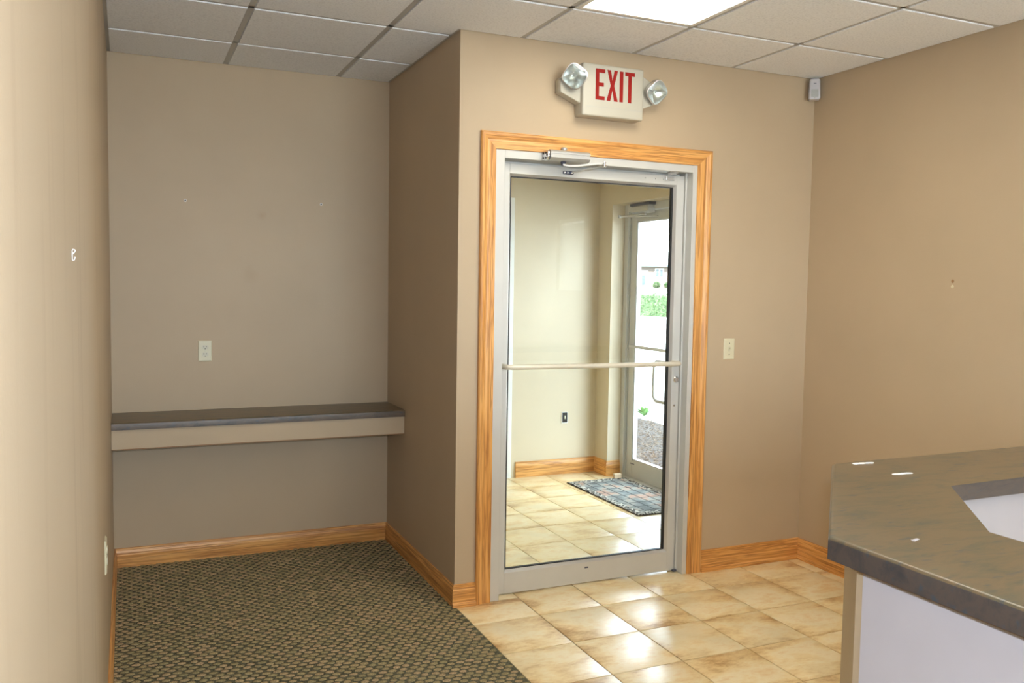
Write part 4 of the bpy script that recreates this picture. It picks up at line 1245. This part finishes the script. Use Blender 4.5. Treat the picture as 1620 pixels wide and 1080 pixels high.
# rising ground beyond the hedge: drive, then lawn
bm = NB()
def slab(R0, z0_, R1, z1_, hw_, th=0.3):
    P = [fr_(R0, -hw_, z0_), fr_(R0, hw_, z0_), fr_(R1, hw_, z1_), fr_(R1, -hw_, z1_)]
    A = [bm.verts.new(p) for p in P]; B = [bm.verts.new((p[0], p[1], p[2] - th)) for p in P]
    bm.faces.new(A); bm.faces.new(B[::-1])
    for i in range(4): bm.faces.new((A[i], B[i], B[(i + 1) % 4], A[(i + 1) % 4]))
slab(52, -0.04, 95, 1.03, 45)
o = obj('driveway', bm, M['concrete'], kind='structure'); o['label'] = 'pale drive rising beyond the hedge'
bm = NB(); slab(95, 1.05, 103.5, 1.30, 60)
o = obj('lawn', bm, M['grass'], kind='stuff'); tag(o, 'strip of green lawn before the brick building', 'lawn', kind='stuff')
# bark bed by the street door
bed = box('bark_bed', M['soil'], W + 0.36, 4.23, 0.2, 7.0, -0.06, -0.045)
tag(bed, 'bark-covered planting bed just outside the street door', 'planting bed', kind='stuff')
verts, faces = [], []
for i in range(11000):
    x = random.uniform(2.52, 4.25); y = random.uniform(1.2, 6.2)
    l_, w_, h_ = random.uniform(.012, .035), random.uniform(.004, .010), random.uniform(.002, .005)
    R = Matrix.Rotation(random.uniform(0, PI), 3, 'Z') @ Matrix.Rotation(random.uniform(-.5, .5), 3, 'Y') @ Matrix.Rotation(random.uniform(-.5, .5), 3, 'X')
    c = Vector((x, y, -0.04 + random.uniform(0, 0.022)))
    b = len(verts)
    for s_ in ((-1, -1, -1), (1, -1, -1), (1, 1, -1), (-1, 1, -1), (-.8, -.6, 1), (.8, -.6, 1), (.8, .6, 1), (-.8, .6, 1)):
        verts.append(tuple(c + R @ Vector((s_[0] * l_ / 2, s_[1] * w_ / 2, s_[2] * h_ / 2))))
    for f_ in ((4, 5, 6, 7), (0, 1, 5, 4), (1, 2, 6, 5), (2, 3, 7, 6), (3, 0, 4, 7)): faces.append(tuple(b + q for q in f_))
me = bpy.data.meshes.new('bark_chips'); me.from_pydata(verts, [], faces); me.materials.append(M['chips'])
o = bpy.data.objects.new('bark_chips', me); C.objects.link(o); o.parent = bed; o['kind'] = 'stuff'
# young leafy plant
def leaf_blob(name, c, rx, ry, rz, n, size, m, parent=None, shell=0.55, upb=0.0):
    verts, faces = [], []
    for i in range(n):
        while True:
            p = Vector((random.uniform(-1, 1), random.uniform(-1, 1), random.uniform(-1, 1)))
            if shell < p.length < 1: break
        q = Vector((c[0] + p.x * rx, c[1] + p.y * ry, c[2] + p.z * rz))
        s_ = size * random.uniform(0.6, 1.3)
        R = Matrix.Rotation(random.uniform(0, 2 * PI), 3, 'Z') @ Matrix.Rotation(random.uniform(-1.2, 1.2), 3, 'X')
        b = len(verts)
        for k in ((-.5, 0, 0), (0, -.3, .05), (.5, 0, 0), (0, .3, .05)): verts.append(tuple(q + R @ (Vector(k) * s_)))
        faces.append((b, b + 1, b + 2, b + 3))
    me = bpy.data.meshes.new(name); me.from_pydata(verts, [], faces); me.materials.append(m)
    o = bpy.data.objects.new(name, me); C.objects.link(o)
    if parent: o.parent = parent; o.matrix_parent_inverse = parent.matrix_basis.inverted()
    return o
pc = Vector(fr_(10.8, -0.06, -0.054))
pl = tag(empty('young_plant', tuple(pc)), 'small bright green leafy plant at the edge of the bark bed', 'plant')
verts, faces = [], []
for i in range(34):
    a = random.uniform(0, 2 * PI); el = random.uniform(0.5, 1.45); ln = random.uniform(0.10, 0.20); wd = ln * 0.28
    hd = Vector((math.cos(a), math.sin(a), 0)); sd_ = Vector((-math.sin(a), math.cos(a), 0))
    prev = None
    for k in range(6):
        tt = k / 5
        p = pc + hd * (ln * tt * math.cos(el) * (1 + 0.35 * tt)) + Vector((0, 0, ln * math.sin(el) * (tt - 0.22 * tt * tt)))
        ww = wd * math.sin(PI * min(1, 0.08 + tt * 0.92)) * 0.5 + 0.001
        verts += [tuple(p + sd_ * ww), tuple(p - Vector((0, 0, ww * 0.25))), tuple(p - sd_ * ww)]
        b = len(verts) - 3
        if prev is not None: faces += [(prev, b, b + 1, prev + 1), (prev + 1, b + 1, b + 2, prev + 2)]
        prev = b
me = bpy.data.meshes.new('leaves'); me.from_pydata(verts, [], faces); me.materials.append(M['leafgreen']); me.shade_smooth()
o = bpy.data.objects.new('leaves', me); C.objects.link(o); o.parent = pl; o.matrix_parent_inverse = Matrix.Translation(-pc); o['kind'] = 'stuff'
# hedge
hc = fr_(47.3, 0, 0)
hd_ = tag(empty('hedge', hc), 'clipped green hedge across the pavement', 'hedge')
verts, faces = [], []
def hp(u, v, w_): return Vector(fr_(47.3 + v, u, w_))
bm = NB()
for i in range(9): pass
core = NB(); bx(core, -8, 8, -0.55, 0.55, -0.06, 1.08)
bmesh.ops.subdivide_edges(core, edges=core.edges[:], cuts=6)
for v in core.verts: v.co += Vector((random.uniform(-.05, .05), random.uniform(-.05, .05), random.uniform(-.04, .04)))
o = obj('hedge_core', core, M['hedge'], None); o.location = (hc[0], hc[1], 0); o.rotation_euler = (0, 0, ROT); o.parent = hd_; o.matrix_parent_inverse = Matrix.Translation(-Vector(hc))
for i in range(17000):
    u = random.uniform(-8, 8); face = random.random()
    if face < 0.7: v, w_ = -0.55 + random.gauss(-0.04, 0.05), random.uniform(-0.04, 1.12)
    else: v, w_ = random.uniform(-0.6, 0.6), 1.08 + random.gauss(0.04, 0.05)
    q = hp(u, v, w_); s_ = random.uniform(0.05, 0.11)
    R = Matrix.Rotation(random.uniform(0, 2 * PI), 3, 'Z') @ Matrix.Rotation(random.uniform(-1.3, 1.3), 3, 'X')
    b = len(verts)
    for k in ((-.5, 0, 0), (0, -.32, .05), (.5, 0, 0), (0, .32, .05)): verts.append(tuple(q + R @ (Vector(k) * s_)))
    faces.append((b, b + 1, b + 2, b + 3))
me = bpy.data.meshes.new('hedge_leaves'); me.from_pydata(verts, [], faces); me.materials.append(M['hedge'])
o = bpy.data.objects.new('hedge_leaves', me); C.objects.link(o); o.parent = hd_; o.matrix_parent_inverse = Matrix.Translation(-Vector(hc)); o['kind'] = 'stuff'

# brick building far beyond
def brick_mat():
    m, nt, n, l, b = mat('pink_brick')
    tc = n.new('ShaderNodeTexCoord')
    mp = n.new('ShaderNodeMapping'); mp.inputs['Rotation'].default_value = (PI / 2, 0, 0)
    l.new(tc.outputs['Object'], mp.inputs[0])
    br = n.new('ShaderNodeTexBrick')
    br.inputs['Scale'].default_value = 1.0
    br.inputs['Brick Width'].default_value = 0.30; br.inputs['Row Height'].default_value = 0.10
    br.inputs['Mortar Size'].default_value = 0.012
    br.inputs['Color1'].default_value = (0.085, 0.055, 0.047, 1); br.inputs['Color2'].default_value = (0.105, 0.068, 0.058, 1)
    br.inputs['Mortar'].default_value = (0.12, 0.105, 0.098, 1)
    l.new(mp.outputs[0], br.inputs['Vector']); l.new(br.outputs['Color'], b.inputs['Base Color'])
    b.inputs['Roughness'].default_value = 0.9
    return m
M['brick'] = brick_mat()
RB = 106.0
bc = Vector(fr_(RB, 0, 1.38))
bld = empty('building', tuple(bc)); bld.rotation_euler = (0, 0, ROT)
tag(bld, 'single-storey pink brick building beyond the hedge', 'building')
S = RB / F_PX * 0.987
def lb(name, m, x0, x1, y0, y1, z0_, z1_, parent):
    bm = NB(); bx(bm, x0, x1, y0, y1, z0_, z1_)
    me = bpy.data.meshes.new(name); bmesh.ops.recalc_face_normals(bm, faces=bm.faces[:]); bm.to_mesh(me); bm.free(); me.materials.append(m)
    o = bpy.data.objects.new(name, me); C.objects.link(o); o.parent = parent
    return o
lb('brick_wall', M['brick'], -16, 16, 0, 8, 0.0, 2.62, bld)
lb('fascia', M['fascia'], -17, 17, -0.7, -0.55, 2.56, 2.78, bld)
bm = NB(); prism(bm, [(-0.62, 2.76), (4.0, 5.0), (8.6, 2.76)], 0, -17, 17)
me = bpy.data.meshes.new('roof'); bmesh.ops.recalc_face_normals(bm, faces=bm.faces[:]); bm.to_mesh(me); bm.free(); me.materials.append(M['roofing'])
o = bpy.data.objects.new('roof', me); C.objects.link(o); o.parent = bld
for k, cx in enumerate((0.80, -9.0, 9.0)):
    fr3 = lb('window', M['trimw'], cx - 0.52, cx + 0.52, -0.06, 0.02, 1.22, 2.32, bld)
    for s_ in (-1, 1):
        lb('pane', M['darkglass'], cx + s_ * 0.235 - 0.18, cx + s_ * 0.235 + 0.18, -0.08, -0.05, 1.32, 2.24, fr3)
dr = lb('door', M['trimw'], -1.55, -0.55, -0.06, 0.02, 0.0, 2.1, bld)
lb('pane', M['darkglass'], -1.28, -0.85, -0.08, -0.05, 0.3, 1.5, dr)
for i, (px_, lab) in enumerate(((6.5, 'round clipped shrub by the brick building window'), (23.5, 'round clipped shrub farther along the brick wall'))):
    c = fr_(RB - 2.0, px_ * S, 1.30 + 0.42)
    s_ = tag(empty('round_shrub', (c[0], c[1], 1.3)), lab, 'shrub', 'round shrubs before the brick building')
    o = leaf_blob('foliage', c, 0.46, 0.46, 0.42, 1300, 0.11, M['shrub'], s_, 0.5); o['kind'] = 'stuff'

# unseen roof slab added to block daylight; overhangs shade rear window and bark bed
wall('roof_light_block', M['extwall'], [(L - 0.3, VX + 1.3, REAR - 1.8, VB + 0.5, TOP + 0.13, TOP + 0.3)], 'unseen flat roof added over the office to block daylight, with shading overhangs')
